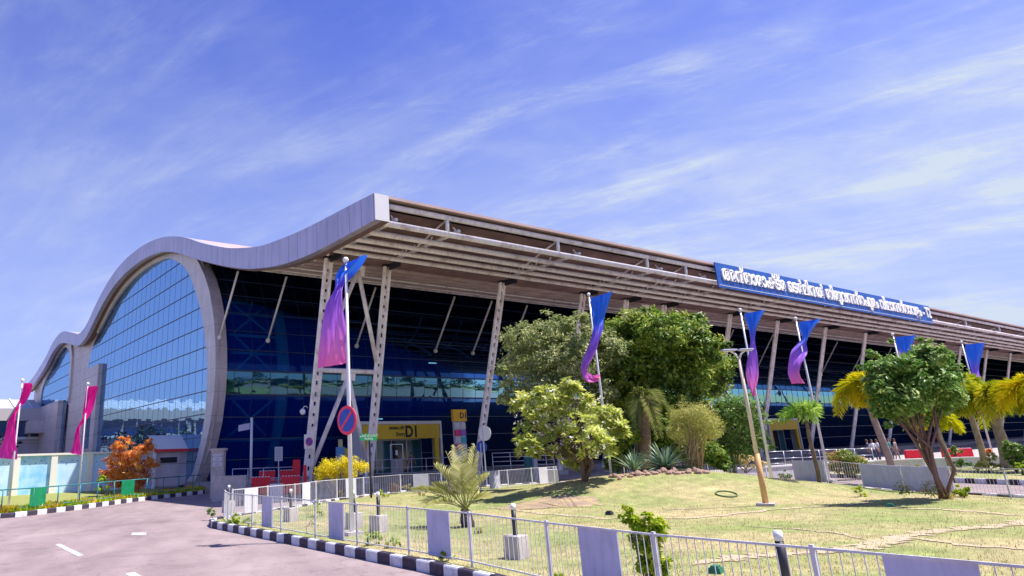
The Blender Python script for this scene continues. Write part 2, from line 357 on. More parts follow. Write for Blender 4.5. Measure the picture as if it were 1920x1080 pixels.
# paved forecourt and the low plinth the terminal stands on
mb = MB(); mb.add([(17.6, 42, .006), (18, 33, .006), (36.5, 33, .006), (38, 22, .006), (170, 22, .006), (170, 42, .006)], [(0, 1, 2, 3, 4, 5)])
tag(mb.build('forecourt', pav), kind='structure')
mb = MB(); mb.box((155, 87, 0.2), (271, 90, 0.5)); tag(mb.build('plinth', P('plinth_stone', (0.34, 0.31, 0.33), 0.8, noise=(1, (0.27, 0.25, 0.27), 0.4, 0.7))), kind='structure')
# second planted strip to the right, beyond the island's fence
XL2 = [(-8, 33), (3, 34.5), (8, 36.0), (14, 38.8), (19, 41.5), (21.5, 44)]; XR2 = [(-8, 47), (3, 50), (10, 53), (16, 56), (20, 54), (21.5, 50)]
island('lawn', XL2, XR2, -8, 21.5, lambda x, y: 0.12 + 0.02 * math.sin(x) * math.sin(y), lawn, 20, 30)
kerb('kerb', [(x, y) for y, x in XL2] + [(x, y) for y, x in XR2[::-1]])

# trodden bare-earth trails across the lawn, and a soil patch with painted tree shade
dirt = P('bare_dirt', (0.42, 0.33, 0.24), 0.95, noise=(2.2, (0.37, 0.33, 0.17), 0.4, 0.7), bump=(40, 0.5))
shade_soil = P('bare_soil_with_shade', (0.24, 0.17, 0.13), 0.95, noise=(2.5, (0.36, 0.28, 0.15), 0.42, 0.62), bump=(30, 0.6))
def trail(pts, wd, jit=0.35, mat=None):
    q = resample([(p.x, p.y) for p in pts], 0.09); mb = MB(); A = []; B = []
    for i, p in enumerate(q):
        d = (q[min(i + 1, len(q) - 1)] - q[max(i - 1, 0)]).normalized(); nn = Vector((-d.y, d.x, 0))
        e = min(1, i / 8, (len(q) - 1 - i) / 8); wob = 0.12 * math.sin(i * 0.11) + 0.05 * math.sin(i * 0.5)
        for lst, s_ in ((A, 1), (B, -1)):
            v = p + nn * (wob + s_ * e * wd * (0.5 + random.uniform(-jit, jit))); lst.append((v.x, v.y, ground_h(v.x, v.y) + 0.012))
    mb.strip(B, A); return tag(mb.build('dirt_path', mat or dirt), kind='structure')
trail([G(1300, 1064, .13), G(1420, 1045, .13), G(1560, 1028, .13), G(1690, 1012, .13), G(1800, 995, .13), G(1870, 983, .13), G(1960, 972, .13)], 0.42, .45)
trail([G(1560, 1026, .13), G(1700, 1010, .13), G(1840, 1024, .13), G(1960, 1032, .13)], 0.2)
trail([G(900, 949, .13), G(1010, 962, .13), G(1130, 974, .13), G(1290, 969, .13), G(1440, 960, .13), G(1560, 949, .13), G(1640, 940, .13)], 0.22)
trail([G(1640, 952, .13), G(1800, 958, .13), G(1960, 968, .13)], 0.22)
trail([G(940, 940, .4), G(985, 930, .5), G(1030, 918, .65), G(1075, 908, .8), G(1110, 900, .9)], 1.9, .16, shade_soil)  # bare soil on the mound, the tree's shade painted into its brown
trail([G(1380, 985, .13), G(1560, 1000, .13), G(1640, 1012, .13)], 0.12)

for m_ in ():
    pass
add_fine(fasc, 1.0, 0.35, 0.75, 1.06, 0.86, ((.35, .35, 2.5), 0)); add_fine(clad, 1.0, 0.35, 0.75, 1.06, 0.84, ((.4, .4, 3), 0)); add_fine(rimm, 1.0, 0.35, 0.75, 1.05, 0.84, ((.3, .3, 2.2), 0)); add_fine(steel, 1.0, 0.4, 0.75, 1.04, 0.82, ((.15, .15, 1.2), 0)); add_fine(greyp, 1.0, 0.45, 0.75, 1.03, 0.85, ((.08, .08, .5), 0))
# ================================================================ the terminal
XS = 19.54                       # plane of the gable wall
ROOF_X1 = 290.0
TOP = [(26.9, 14.44), (28.5, 14.5), (32.4, 14.58), (35, 14.68), (37.7, 14.9), (40, 15.15), (42.2, 15.6), (45.4, 16.4), (48.6, 17.43), (51.5, 18.46), (54.7, 19.7), (58.2, 20.8), (62, 21.7), (67.2, 22.4), (73, 22.6), (78, 22.2), (82.5, 21.2), (86, 20), (88.4, 18.95), (90.7, 18.1), (94, 17.75), (98, 18.5), (104, 19.6), (107.8, 19.75), (112.3, 19.1), (115.8, 17.9), (121, 16.7), (126.7, 15.6), (131, 15.2)]
BOT = [(26.9, 13.05), (28.5, 13.0), (32.4, 12.93), (35, 13.0), (37.7, 13.25), (40, 13.65), (42.2, 14.1), (45.4, 15.0), (48.6, 16.02), (51.5, 17.0), (54.7, 18.15), (58.2, 19.35), (62, 20.3), (67.2, 20.92), (73, 20.98), (78, 20.5), (82.5, 19.4), (86, 18.1), (88.4, 17.1), (90.7, 16.45), (94, 16.2), (98, 16.9), (104, 18.0), (107.8, 18.15), (112.3, 17.4), (115.8, 16.2), (121, 15.1), (126.7, 14.1), (131, 13.7)]
def smooth_tab(tab, step=0.8):
    """Catmull-Rom through the surveyed profile"""
    out = []
    for i in range(len(tab) - 1):
        p0 = tab[max(i - 1, 0)]; p1 = tab[i]; p2 = tab[i + 1]; p3 = tab[min(i + 2, len(tab) - 1)]; n = max(1, int(abs(p2[0] - p1[0]) / step))
        for k in range(n):
            t = k / n; out.append(tuple(0.5 * ((2 * b) + (-a + c) * t + (2 * a - 5 * b + 4 * c - d) * t * t + (-a + 3 * b - 3 * c + d) * t ** 3) for a, b, c, d in zip(p0, p1, p2, p3)))
    out.append(tab[-1]); return out
TOPs = smooth_tab(TOP); BOTs = smooth_tab(BOT)
T = thing('airport_terminal', 'long wave-roofed airport terminal with arched glass gable and dark glass front', 'airport terminal', (XS, 50, 0))
# fascia along the gable edge
mb = MB(); x0, x1 = 18.54, 19.4
A0 = [(x0, y, z) for y, z in TOPs]; A1 = [(x1, y, z) for y, z in TOPs]; B0 = [(x0, y, lerp_tab(BOTs, y)) for y, z in TOPs]; B1 = [(x1, y, lerp_tab(BOTs, y)) for y, z in TOPs]
mb.strip(A0, B0); mb.strip(A1, A0); mb.strip(B1, A1)
mb.add([A0[-1], B0[-1], B1[-1], A1[-1]], [(3, 2, 1, 0)])
mb.strip(B0, B1)
mb.build('fascia', fasc, T)
mb = MB(); mb.add([A0[0], B0[0], B1[0], A1[0]], [(0, 1, 2, 3)]); mb.build('fascia_end', P('end_panel', (0.55, 0.55, 0.60), .5), T)
mb = MB()   # dark trim under the fascia
mb.strip([(19.0, y, z - 0.012) for y, z in BOTs], [(19.38, y, z - 0.012) for y, z in BOTs]); mb.strip([(19.0, y, z - .1) for y, z in BOTs], [(19.0, y, z - 0.012) for y, z in BOTs])
mb.build('fascia_trim', P('brown_trim', (0.16, 0.09, 0.08), 0.6), T)
# roof sheet and its underside
mb = MB()
ru = [(y, z - 0.02) for y, z in TOPs]
mb.strip([(x1, y, z) for y, z in ru], [(ROOF_X1, y, z) for y, z in ru])
rb = [(y, z - 0.16) for y, z in TOPs]
mb.strip([(ROOF_X1, y, z) for y, z in rb], [(x1, y, z) for y, z in rb])
mb.add([(x1, 26.9, ru[0][1]), (ROOF_X1, 26.9, ru[0][1]), (ROOF_X1, 26.9, rb[0][1]), (x1, 26.9, rb[0][1])], [(3, 2, 1, 0)])
mb.build('roof', P('roof_sheet', (0.46, 0.33, 0.31), 0.5, noise=(0.4, (0.36, 0.26, 0.24), 0.4, 0.7)), T, smooth=False)
mb = MB()   # ceiling sheets between the beams, a little above the line of the fascia's foot
ce = [(y, lerp_tab(BOTs, y) + 0.8) for y, z in TOPs if 27.4 < y < 54]
mb.strip([(ROOF_X1, y, z) for y, z in ce], [(x1 + .01, y, z) for y, z in ce])
y0_, z0_ = ce[0]
mb.build('ceiling', P('ceiling_brown', (0.13, 0.075, 0.075), 0.7, noise=(0.7, (0.22, 0.13, 0.12), 0.42, 0.65)), T)
mb = MB()   # thin slats of the ceiling, running along the building
y = 35.4
while y < 49.4:
    z = lerp_tab(BOTs, y) + 0.2; mb.box(((x1 + ROOF_X1) / 2, y, z), (ROOF_X1 - x1 - .04, 0.40, 0.12)); y += 1.08
mb.build('ceiling_slats', P('slat_brown', (0.50, 0.38, 0.37), 0.6, noise=(0.7, (0.34, 0.24, 0.22), 0.4, 0.7)), T)
mb = MB()   # closing board along the head of the glass
for (a, za), (b, zb) in zip(ce, ce[1:]):
    if 49.2 < a < 51.5: pass
mb.box(((x1 + ROOF_X1) / 2, 50.0, 16.62), (ROOF_X1 - x1 - .06, 0.3, 0.55)); mb.build('head_board', soffit, T)
# long round beams along the eave
beams = [(27.25, 14.02, .15, 'eave'), (27.35, 13.12, .17, 'eave'), (28.7, 13.02, .15, ''), (30.0, 13.0, .14, ''), (31.2, 13.0, .13, ''), (32.4, 13.0, .13, ''), (38.2, 13.42, .07, ''), (41.0, 13.95, .07, ''), (44.0, 14.65, .07, ''), (47, 15.55, .07, '')]
for (y, z, r_, k) in beams:
    mb = MB(); mb.tube((x1 + .01, y, z), (ROOF_X1, y, z), r_, n=10); mb.build('eave_beam' if k else 'roof_beam', steel, T, smooth=True)
mb = MB(); mb.box(((x1 + ROOF_X1) / 2, 34.15, 13.42), (ROOF_X1 - x1 - .04, 1.3, 0.5)); mb.build('box_girder', soffit, T)
# columns: twin tubes laced together, leaning out to the eave
COLX = [20.2, 24.4, 34.2, 42.6, 47.8, 52.8, 62.8, 71.2, 81.0, 90.4, 100, 109.5, 119, 129, 139, 150, 162, 174, 186, 200]
for X in COLX:       # curved rafters above the columns
    mb = MB(); pts = [(X, y, lerp_tab(BOTs, y) + 0.42) for y in np.arange(27.4, 50.5, 0.8)]; mb.path(pts, 0.11, 6)
    for y in np.arange(27.6, 34, 1.2): mb.tube((X, y, lerp_tab(BOTs, y) + 0.4), (X, y + .6, lerp_tab(TOPs, y) - 0.2), 0.05, n=5); mb.tube((X, y + .6, lerp_tab(TOPs, y) - 0.2), (X, y + 1.2, lerp_tab(BOTs, y) + 0.4), 0.05, n=5)
    mb.build('rafter', steel, T, smooth=True)
y = 27.6; mb = MB()
while y < 48: # truss lacing just inside the fascia
    mb.tube((19.75, y, lerp_tab(BOTs, y) + .1), (19.75, y + 1.1, lerp_tab(BOTs, y) + .8), 0.06, n=5); mb.tube((19.75, y + 1.1, lerp_tab(BOTs, y) + .8), (19.75, y + 1.5, lerp_tab(BOTs, y + 1.5) + .1), 0.06, n=5); y += 1.5
mb.build('edge_truss', steel, T, smooth=True)
def colbase(X): return 37.25 if X < 30 else 38.6
def column(X, yt=34.2, zt=13.35):
    yb = colbase(X); mb = MB(); a = Vector((X, yb, 0)); b = Vector((X, yt, zt)); dx = 0.19
    for s_ in (-1, 1): mb.tube(a + Vector((s_ * dx, 0, 0)), b + Vector((s_ * dx, 0, 0)), 0.115, n=10)
    k = 0.5
    while k < 13:
        p = a.lerp(b, k / 13.35); mb.box(p, (0.3, 0.05, 0.42 if int(k * 3) % 3 else .3)); k += 0.58
    return mb.build('column', steel, T, smooth=False)
for X in COLX: column(X)
for X in COLX:
    mb = MB(); mb.box((X, colbase(X), 0.06), (1.0, 1.0, 0.5)); mb.build('column_footing', conc, T)
    mb = MB(); mb.box((X, 34.2, 13.3), (0.75, 0.3, 0.5), taper=.6); mb.box((X, 33.5, 13.15), (0.12, 1.1, 0.7)); mb.build('column_head', darkm, T)
def lean(X, z): return Vector((X, colbase(X) - (colbase(X) - 34.2) * z / 13.35, z))
for (Xa, Xb) in ((20.2, 24.4), (47.8, 52.8)):       # braced pairs
    xm = (Xa + Xb) / 2
    for nm, p, q, r_ in (('cross_beam', lean(Xa, 6.75), lean(Xb, 6.75), .14), ('brace', lean(xm, 6.5), lean(Xa + .2, 1.3), .13), ('brace', lean(xm, 6.5), lean(Xb - .2, 1.3), .13), ('brace', lean(xm, 12.6), lean(Xa + .2, 7.6), .13), ('brace', lean(xm, 12.6), lean(Xb - .2, 7.4), .13)):
        mb = MB(); mb.tube(p, q, r_, n=10); mb.build(nm, steel, T, smooth=True)
    for zz in (6.5, 12.6): mb = MB(); mb.box(lean(xm, zz), (0.9, 0.12, 0.6), M3=Matrix.Rotation(R(13), 3, 'X')); mb.build('gusset', steel, T)
# posts and struts of the eave truss
for X in [23.47, 32.1, 40.8, 45.2, 98.2, 109] + [119, 129, 139]:
    mb = MB(); mb.tube((X, 27.25, 14.0), (X, 27.3, 13.1), .11, n=8); mb.build('eave_post', white, T, smooth=True)
    mb = MB(); mb.tube((X, 27.3, 13.95), (X - .1, 29.9, 13.05), .06, n=6); mb.build('eave_strut', steel, T, smooth=True)
for X in [19.75, 23.7, 31.9, 40.4, 44.9, 49.5, 58.5, 67, 76, 85.5, 94.9, 104, 112.8, 122, 131]:
    mb = MB(); mb.tube((X, 49.75, 10.75), (X, 46.6, 15.1), .085, n=8); mb.ball((X, 49.75, 10.7), .2, 8, 6); mb.build('glass_strut', white, T, smooth=True)
k = 0      # small round downlights let into the ceiling
for X in np.arange(21.5, 90, 3.1):
    for y in (36.6, 39.9, 43.2, 46.5):
        k += 1
        if (k * 7) % 4 < 2: z = lerp_tab(BOTs, y) + 0.1; mb = MB(); mb.tube((X, y, z - .02), (X, y, z + .2), 0.16, n=8); mb.build('downlight', black, T)

# ---- the gable wall
RIM_OUT = [(52.9, .45), (52.18, 1.14), (51.07, 2.8), (50.09, 4.64), (49.63, 6.5), (49.48, 8.4), (49.61, 9.99), (50.1, 12.07), (51.31, 14.6), (52.3, 15.9), (53.37, 16.95), (54.6, 18.0)]
RIM_IN = [(54.6, .45), (53.3, 1.14), (52.0, 3.2), (51.3, 5.08), (51.1, 6.62), (51.15, 8.6), (51.72, 10.69), (52.59, 12.63), (54.26, 14.98), (56.12, 16.97), (58.01, 18.26), (60.25, 19.25), (62, 19.85), (65.06, 20.3), (68.54, 20.55), (73.0, 20.5), (78, 19.95), (82, 19.0), (85.6, 17.7), (88.6, 16.6), (91.0, 15.2), (92.0, 13), (92.2, 10), (92.2, 5), (92.2, .45)]
RIM_O2 = RIM_OUT + [(57, 18.95), (60, 19.85), (63.5, 20.55), (68, 20.93), (73, 20.95), (78, 20.5), (82.5, 19.4), (86, 18.1), (88.4, 17.1)]
RO = smooth_tab(RIM_OUT, 0.5); RI = smooth_tab(RIM_IN, 0.7); RO2 = smooth_tab(RIM_O2, 0.6)
XW = XS + 0.10
outline = [(131, .45), (131, 13.9)] + [(y, lerp_tab(BOTs, y) + .3) for y in np.arange(127, 54.5, -1.5)]
wall_poly = RO + [(y, lerp_tab(BOTs, y) + .3) for y in np.arange(55, 131, 1.5)] + [(131, 13.9), (131, .45)]
mb = MB()
# wall as a strip from foot to head so that every face stays simple
ys = sorted(set([49.5] + [round(float(v), 2) for v in np.arange(50, 131.1, 0.75)]))
def top_at(y):
    if y < 54.6:
        c = [z for yy, z in RO if abs(yy - y) < 0.35 and z > 8.4]; return max(c) if c else 8.4
    return lerp_tab(BOTs, y) + .3
def bot_at(y):
    c = [z for yy, z in RO if abs(yy - y) < 0.35 and z < 8.4]; return min(c) if (c and y < 52.9) else (0.45 if y >= 52.9 else 8.4)
mb.strip([(XW, y, bot_at(y)) for y in ys], [(XW, y, top_at(y)) for y in ys])
mb.add([(XW, 131, .45), (XW, 131, 14), (ROOF_X1, 131, 14), (ROOF_X1, 131, .45)], [(3, 2, 1, 0)])
mb.build('gable_wall', clad, T)
# blue mirror glass
def glassmat(name, tintc, refl, rough=0.03, vary=0.01, warp=0.02, pane=(0, 0.5, 0.6), base=(0.01, 0.03, 0.10)):
    mt = bpy.data.materials.new(name); mt.use_nodes = True; n = mt.node_tree.nodes; l = mt.node_tree.links
    b = n['Principled BSDF']; b.inputs['Base Color'].default_value = (*base, 1); b.inputs['Roughness'].default_value = 0.25
    nrm = panelvar(mt, pane, warp, vary)
    g = n.new('ShaderNodeBsdfGlossy'); g.inputs['Color'].default_value = (*tintc, 1); g.inputs['Roughness'].default_value = rough; l.new(nrm, g.inputs['Normal'])
    mx = n.new('ShaderNodeMixShader'); mx.inputs[0].default_value = refl; l.new(b.outputs[0], mx.inputs[1]); l.new(g.outputs[0], mx.inputs[2])
    l.new(mx.outputs[0], n['Material Output'].inputs[0]); return mt
mirror = glassmat('blue_mirror_glass', (0.33, 0.56, 0.74), 0.80, 0.02, 0.016, 0.014, (0, 0.6667, 0.595), (0.03, 0.09, 0.30))
def poly_fan(mb, pts, x, mi=0):
    """filled outline in the plane x, in horizontal slices"""
    zs = sorted(set(round(p[1], 3) for p in pts)); 
    def span(z):
        xs_ = []
        for (a, za), (b, zb) in zip(pts, pts[1:] + pts[:1]):
            if (za <= z < zb) or (zb <= z < za): xs_.append(a + (b - a) * (z - za) / (zb - za))
        return (min(xs_), max(xs_)) if len(xs_) >= 2 else None
    z0, z1 = zs[0], zs[-1]; n = 70; L_ = []; R_ = []
    for i in range(n + 1):
        z = z0 + (z1 - z0) * (0.001 + 0.998 * i / n); s_ = span(z)
        if s_: L_.append((x, s_[0], z)); R_.append((x, s_[1], z))
    mb.strip(R_, L_, mi)
mb = MB(); poly_fan(mb, RI, XS); mb.build('gable_window', mirror, T)
# dark joints of the gable glazing, real bars a few millimetres proud
def span_in(pts, z):
    xs_ = []
    for (a, za), (b, zb) in zip(pts, pts[1:] + pts[:1]):
        if (za <= z < zb) or (zb <= z < za): xs_.append(a + (b - a) * (z - za) / (zb - za))
    return (min(xs_), max(xs_))
mb = MB(); zz = 1.9
ZM = []
while zz < 20.3: ZM.append(zz); zz += 1.68
for z in ZM: a, b = span_in(RI, z); mb.box((XS - .015, (a + b) / 2, z), (.04, b - a, .07))
mb2 = MB()
for yy in np.arange(52.5, 92, 1.5):
    c = [z for (ya, za), (yb, zb) in zip(RI, RI[1:]) for z in [za + (zb - za) * (yy - ya) / (yb - ya) if yb != ya else za] if min(ya, yb) <= yy <= max(ya, yb)]
    if c:
        z1 = max(c); z0 = min(c) if len(c) > 1 else .5
        if z1 - z0 > 1: mb2.box((XS - .001, yy, (z0 + z1) / 2), (.014, .03, z1 - z0))
navy = P('navy_joint', (0.012, 0.03, 0.12), 0.4)
mb.build('glazing_bar', navy, T); mb2.build('glazing_joint', navy, T)
# the pale arch round the gable window, deep enough to return to the front glass
mb = MB(); n = 120
def samp(pts, n):
    P_ = [Vector((0, a, b)) for a, b in pts]; d = [0]
    for a, b in zip(P_, P_[1:]): d.append(d[-1] + (b - a).length)
    out = []
    for i in range(n + 1):
        t = d[-1] * i / n; k = max(j for j in range(len(d)) if d[j] <= t + 1e-9); k = min(k, len(P_) - 2); out.append(P_[k].lerp(P_[k + 1], (t - d[k]) / max(1e-9, d[k + 1] - d[k])))
    return out
ri_arch = [p for p in RI if p[0] < 88.6 or p[1] > 14]; ri_arch = [p for p in ri_arch if not (p[0] > 88.2)]
a = samp(RO2, n); b = samp(ri_arch, n)
xo = XS - 0.16
mb.strip([(xo, v.y, v.z) for v in a], [(xo, v.y, v.z) for v in b]); mb.strip([(xo, v.y, v.z) for v in b], [(XS + .05, v.y, v.z) for v in b])
mb.strip([(XS + 0.75, v.y, v.z) for v in a], [(xo, v.y, v.z) for v in a])
mb.build('arch_rim', rimm, T)
# second, smaller arched window at the back
O2 = [(103.4, 4), (102.6, 8), (102.1, 12.4), (102.5, 15.5), (103.8, 17.0), (106, 17.75), (108.7, 18.05), (112, 17.5), (116, 16.2), (120, 14.8), (122.5, 13.2), (122.8, 10), (122.8, 4)]
O2s = smooth_tab(O2, .7); mb = MB(); poly_fan(mb, O2s, XS - .02); mb.build('gable_window', mirror, T)
mb = MB()
for z in [x for x in ZM if 4.5 < x < 17.5]: a_, b_ = span_in(O2s, z); mb.box((XS - .035, (a_ + b_) / 2, z), (.05, b_ - a_, .08))
mb.build('glazing_bar', navy, T)
mb = MB(); a = samp([(101.3, 9.6), (101.2, 12.5), (101.6, 16), (103, 17.9), (106, 18.7), (109, 18.7), (113, 17.9), (117, 16.6), (121, 15.5), (124, 14), (124.4, 10)], 60); b = samp([p for p in O2 if p[1] > 8.5], 60)
mb.strip([(XS - .16, v.y, v.z) for v in a], [(XS - .16, v.y, v.z) for v in b]); mb.strip([(XS - .16, v.y, v.z) for v in b], [(XS, v.y, v.z) for v in b]); mb.strip([(XS + .1, v.y, v.z) for v in a], [(XS - .16, v.y, v.z) for v in a])
mb.build('arch_rim', rimm, T)
mb = MB(); mb.box((XS - .3, 114.5, 5.4), (.7, 18.5, 9.9)); mb.build('service_block', clad, T)
mb = MB(); mb.box((XS - 1.2, 118.5, 7.3), (2.8, 9, 1.7)); mb.build('balcony_box', rimm, T)
mb = MB(); mb.box((XS - .14, 102.5, 5.0), (.1, .9, 9)); mb.build('slot_window', navy, T)
mb = MB(); mb.box((XS - .14, 93.2, 4.6), (.1, .8, 8)); mb.build('slot_window', navy, T)
# cladding frame with a window, low on the big glazing
FR = [AX(172, 717, XS - .4), AX(203, 713, XS - .4), AX(200, 838, XS - .4), AX(158, 845, XS - .4)]
ya, yb = 84.5, 92.6; mb = MB()
for (y0, y1, z0, z1) in ((ya, yb, 9.6, 12.9), (ya, ya + 1.9, .45, 9.6), (yb - 2.4, yb, .45, 9.6), (ya + 1.9, yb - 2.4, .45, 3.6)): mb.box((XS - .2, (y0 + y1) / 2, (z0 + z1) / 2), (.5, y1 - y0, z1 - z0))
mb.build('window_surround', clad, T)

# ---- the front glass, bulging like the gable's edge
PF = smooth_tab([(52.6, .45), (51.9, 1.8), (51.2, 3.2), (50.5, 4.8), (50.05, 6.5), (49.9, 8.4), (50.0, 10), (50.5, 12.1), (51.2, 14), (51.9, 15.4), (52.7, 16.6), (53.4, 17.6)], 0.05)
PFt = [(z, y) for y, z in PF]
def gy(z): return lerp_tab(PFt, z)
def frontglass(name, z0, z1, mat, x0=XS + .76, x1=ROOF_X1, dy=0.0):
    mb = MB(); zs = np.linspace(z0, z1, max(2, int((z1 - z0) / .4) + 1)); mb.strip([(x0, gy(z) + dy, z) for z in zs], [(x1, gy(z) + dy, z) for z in zs]); return mb.build(name, mat, T, smooth=True)
def tinted(name, through, tintr, base_refl, vary, warp, film=(0.0, 0.022, 0.36)):
    mt = bpy.data.materials.new(name); mt.use_nodes = True; n = mt.node_tree.nodes; l = mt.node_tree.links; n.remove(n['Principled BSDF'])
    tr = n.new('ShaderNodeBsdfTransparent'); tr.inputs[0].default_value = (*through, 1)
    nrm = panelvar(mt, (0.6667, 0, 0.595), warp, vary)
    g = n.new('ShaderNodeBsdfGlossy'); g.inputs[0].default_value = (*tintr, 1); g.inputs['Roughness'].default_value = 0.02; l.new(nrm, g.inputs['Normal'])
    fr = n.new('ShaderNodeFresnel'); fr.inputs[0].default_value = 1.5
    ad = n.new('ShaderNodeMath'); ad.operation = 'ADD'; ad.use_clamp = True; ad.inputs[1].default_value = base_refl; l.new(fr.outputs[0], ad.inputs[0])
    df = n.new('ShaderNodeBsdfDiffuse'); df.inputs[0].default_value = (*film, 1); mf = n.new('ShaderNodeMixShader'); mf.inputs[0].default_value = 0.5; l.new(tr.outputs[0], mf.inputs[1]); l.new(df.outputs[0], mf.inputs[2])
    mx = n.new('ShaderNodeMixShader'); l.new(ad.outputs[0], mx.inputs[0]); l.new(mf.outputs[0], mx.inputs[1]); l.new(g.outputs[0], mx.inputs[2])
    l.new(mx.outputs[0], n['Material Output'].inputs[0]); return mt
gl_dark = tinted('dark_blue_glass', (0.24, 0.55, 0.72), (0.05, 0.14, 0.36), 0.05, 0.008, 0.008)
gl_band = tinted('teal_glass', (0.22, 0.50, 0.62), (0.22, 0.52, 0.66), 0.22, 0.035, 0.05, (0.0, 0.05, 0.16))
frontglass('front_glazing', .45, 6.55, gl_dark); frontglass('glazed_band', 6.6, 8.3, gl_band); frontglass('front_glazing', 8.35, 17.6, gl_dark)
mb = MB(); mbv = MB()
for z in [1.9, 3.4, 4.95, 6.57, 8.32, 9.9, 11.4, 12.9, 14.4, 15.8]: mb.box(((XS + .76 + ROOF_X1) / 2, gy(z) - .03, z), (ROOF_X1 - XS - .76, .06, .07 if z not in (6.57, 8.32) else .12))
for X in np.arange(XS + 1.5, 130, 1.5): mbv.path([(X, gy(z) - .02, z) for z in np.arange(.5, 17.4, 1.2)], .018, 4)
mb.build('front_glazing_bar', P('dark_teal_bar', (0.01, 0.035, 0.10), 0.4), T); mbv.build('front_glazing_joint', navy, T)
# inside, seen dimly through the glass: floors, columns and the teal bracing behind the first bays
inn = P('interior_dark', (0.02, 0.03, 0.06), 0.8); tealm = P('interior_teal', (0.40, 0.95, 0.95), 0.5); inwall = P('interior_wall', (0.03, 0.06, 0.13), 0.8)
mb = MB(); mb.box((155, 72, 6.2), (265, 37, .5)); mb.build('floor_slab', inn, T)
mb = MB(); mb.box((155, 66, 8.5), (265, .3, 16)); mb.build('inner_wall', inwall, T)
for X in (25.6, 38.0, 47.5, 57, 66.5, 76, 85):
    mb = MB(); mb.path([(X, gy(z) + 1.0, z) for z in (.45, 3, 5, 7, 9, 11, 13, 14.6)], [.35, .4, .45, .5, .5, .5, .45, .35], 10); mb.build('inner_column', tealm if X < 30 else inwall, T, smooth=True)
mb = MB(); ix0, ix1 = 21.0, 25.1
for z in (3.3, 9.8, 11.2, 13.0, 14.0): mb.box(((ix0 + ix1) / 2, gy(z) + .8, z), (ix1 - ix0, .1, .22))
for (za, zb) in ((8.4, 11.2), (11.4, 14), (3.6, 6.2)):
    xm0, xm1 = ix0 + .4, ix1 - .5
    mb.tube((xm0, gy(za) + .7, za), (xm1, gy(zb) + .7, zb), .09, n=6); mb.tube((xm1, gy(za) + .8, za), (xm0, gy(zb) + .8, zb), .09, n=6)
mb.tube((ix0, gy(3.3) + .6, 3.3), (45, gy(3.3) + .6, 3.3), .12, n=6)
mb.build('inner_bracing', tealm, T, smooth=True)
lamp = bpy.data.materials.new('interior_lamp'); lamp.use_nodes = True; ln_ = lamp.node_tree; e_ = ln_.nodes.new('ShaderNodeEmission'); e_.inputs[0].default_value = (.75, .95, 1, 1); e_.inputs[1].default_value = 1.6; ln_.links.new(e_.outputs[0], ln_.nodes['Material Output'].inputs[0])
for (X, z) in [(41.5, 11.0), (43.2, 11.0), (42.2, 10.0), (33, 4.9), (36, 4.9), (52, 5.0), (57, 5.0), (64, 4.9), (72, 5.0), (30, 9.6), (48.5, 7.7), (60, 7.7), (83, 5.0), (90, 5.0)]:
    mb = MB(); mb.box((X, gy(z) + 2.5, z), (.9, .16, .07)); mb.build('ceiling_lamp', lamp, T)

# ================================================================ planting
def leafmat(name, dark, mid, light, trans=0.3, rough=0.45):
    mt = bpy.data.materials.new(name); mt.use_nodes = True; n = mt.node_tree.nodes; l = mt.node_tree.links; b = n['Principled BSDF']
    at = n.new('ShaderNodeAttribute'); at.attribute_name = 'tone'; cr = n.new('ShaderNodeValToRGB'); l.new(at.outputs['Fac'], cr.inputs[0])
    cr.color_ramp.elements[0].color = (*dark, 1); cr.color_ramp.elements[1].color = (*light, 1); e = cr.color_ramp.elements.new(0.5); e.color = (*mid, 1)
    l.new(cr.outputs[0], b.inputs['Base Color']); b.inputs['Roughness'].default_value = rough; b.inputs['Specular IOR Level'].default_value = 0.4
    t = n.new('ShaderNodeBsdfTranslucent'); l.new(cr.outputs[0], t.inputs[0]); mx = n.new('ShaderNodeMixShader'); mx.inputs[0].default_value = trans
    l.new(b.outputs[0], mx.inputs[1]); l.new(t.outputs[0], mx.inputs[2]); l.new(mx.outputs[0], n['Material Output'].inputs[0]); return mt
bark = P('bark', (0.20, 0.14, 0.11), 0.9, noise=(6, (0.12, 0.08, 0.07), 0.4, 0.7), bump=(20, 0.8))
palebark = P('pale_bark', (0.34, 0.28, 0.25), 0.9, noise=(5, (0.22, 0.17, 0.15), 0.4, 0.7), bump=(18, 0.6))
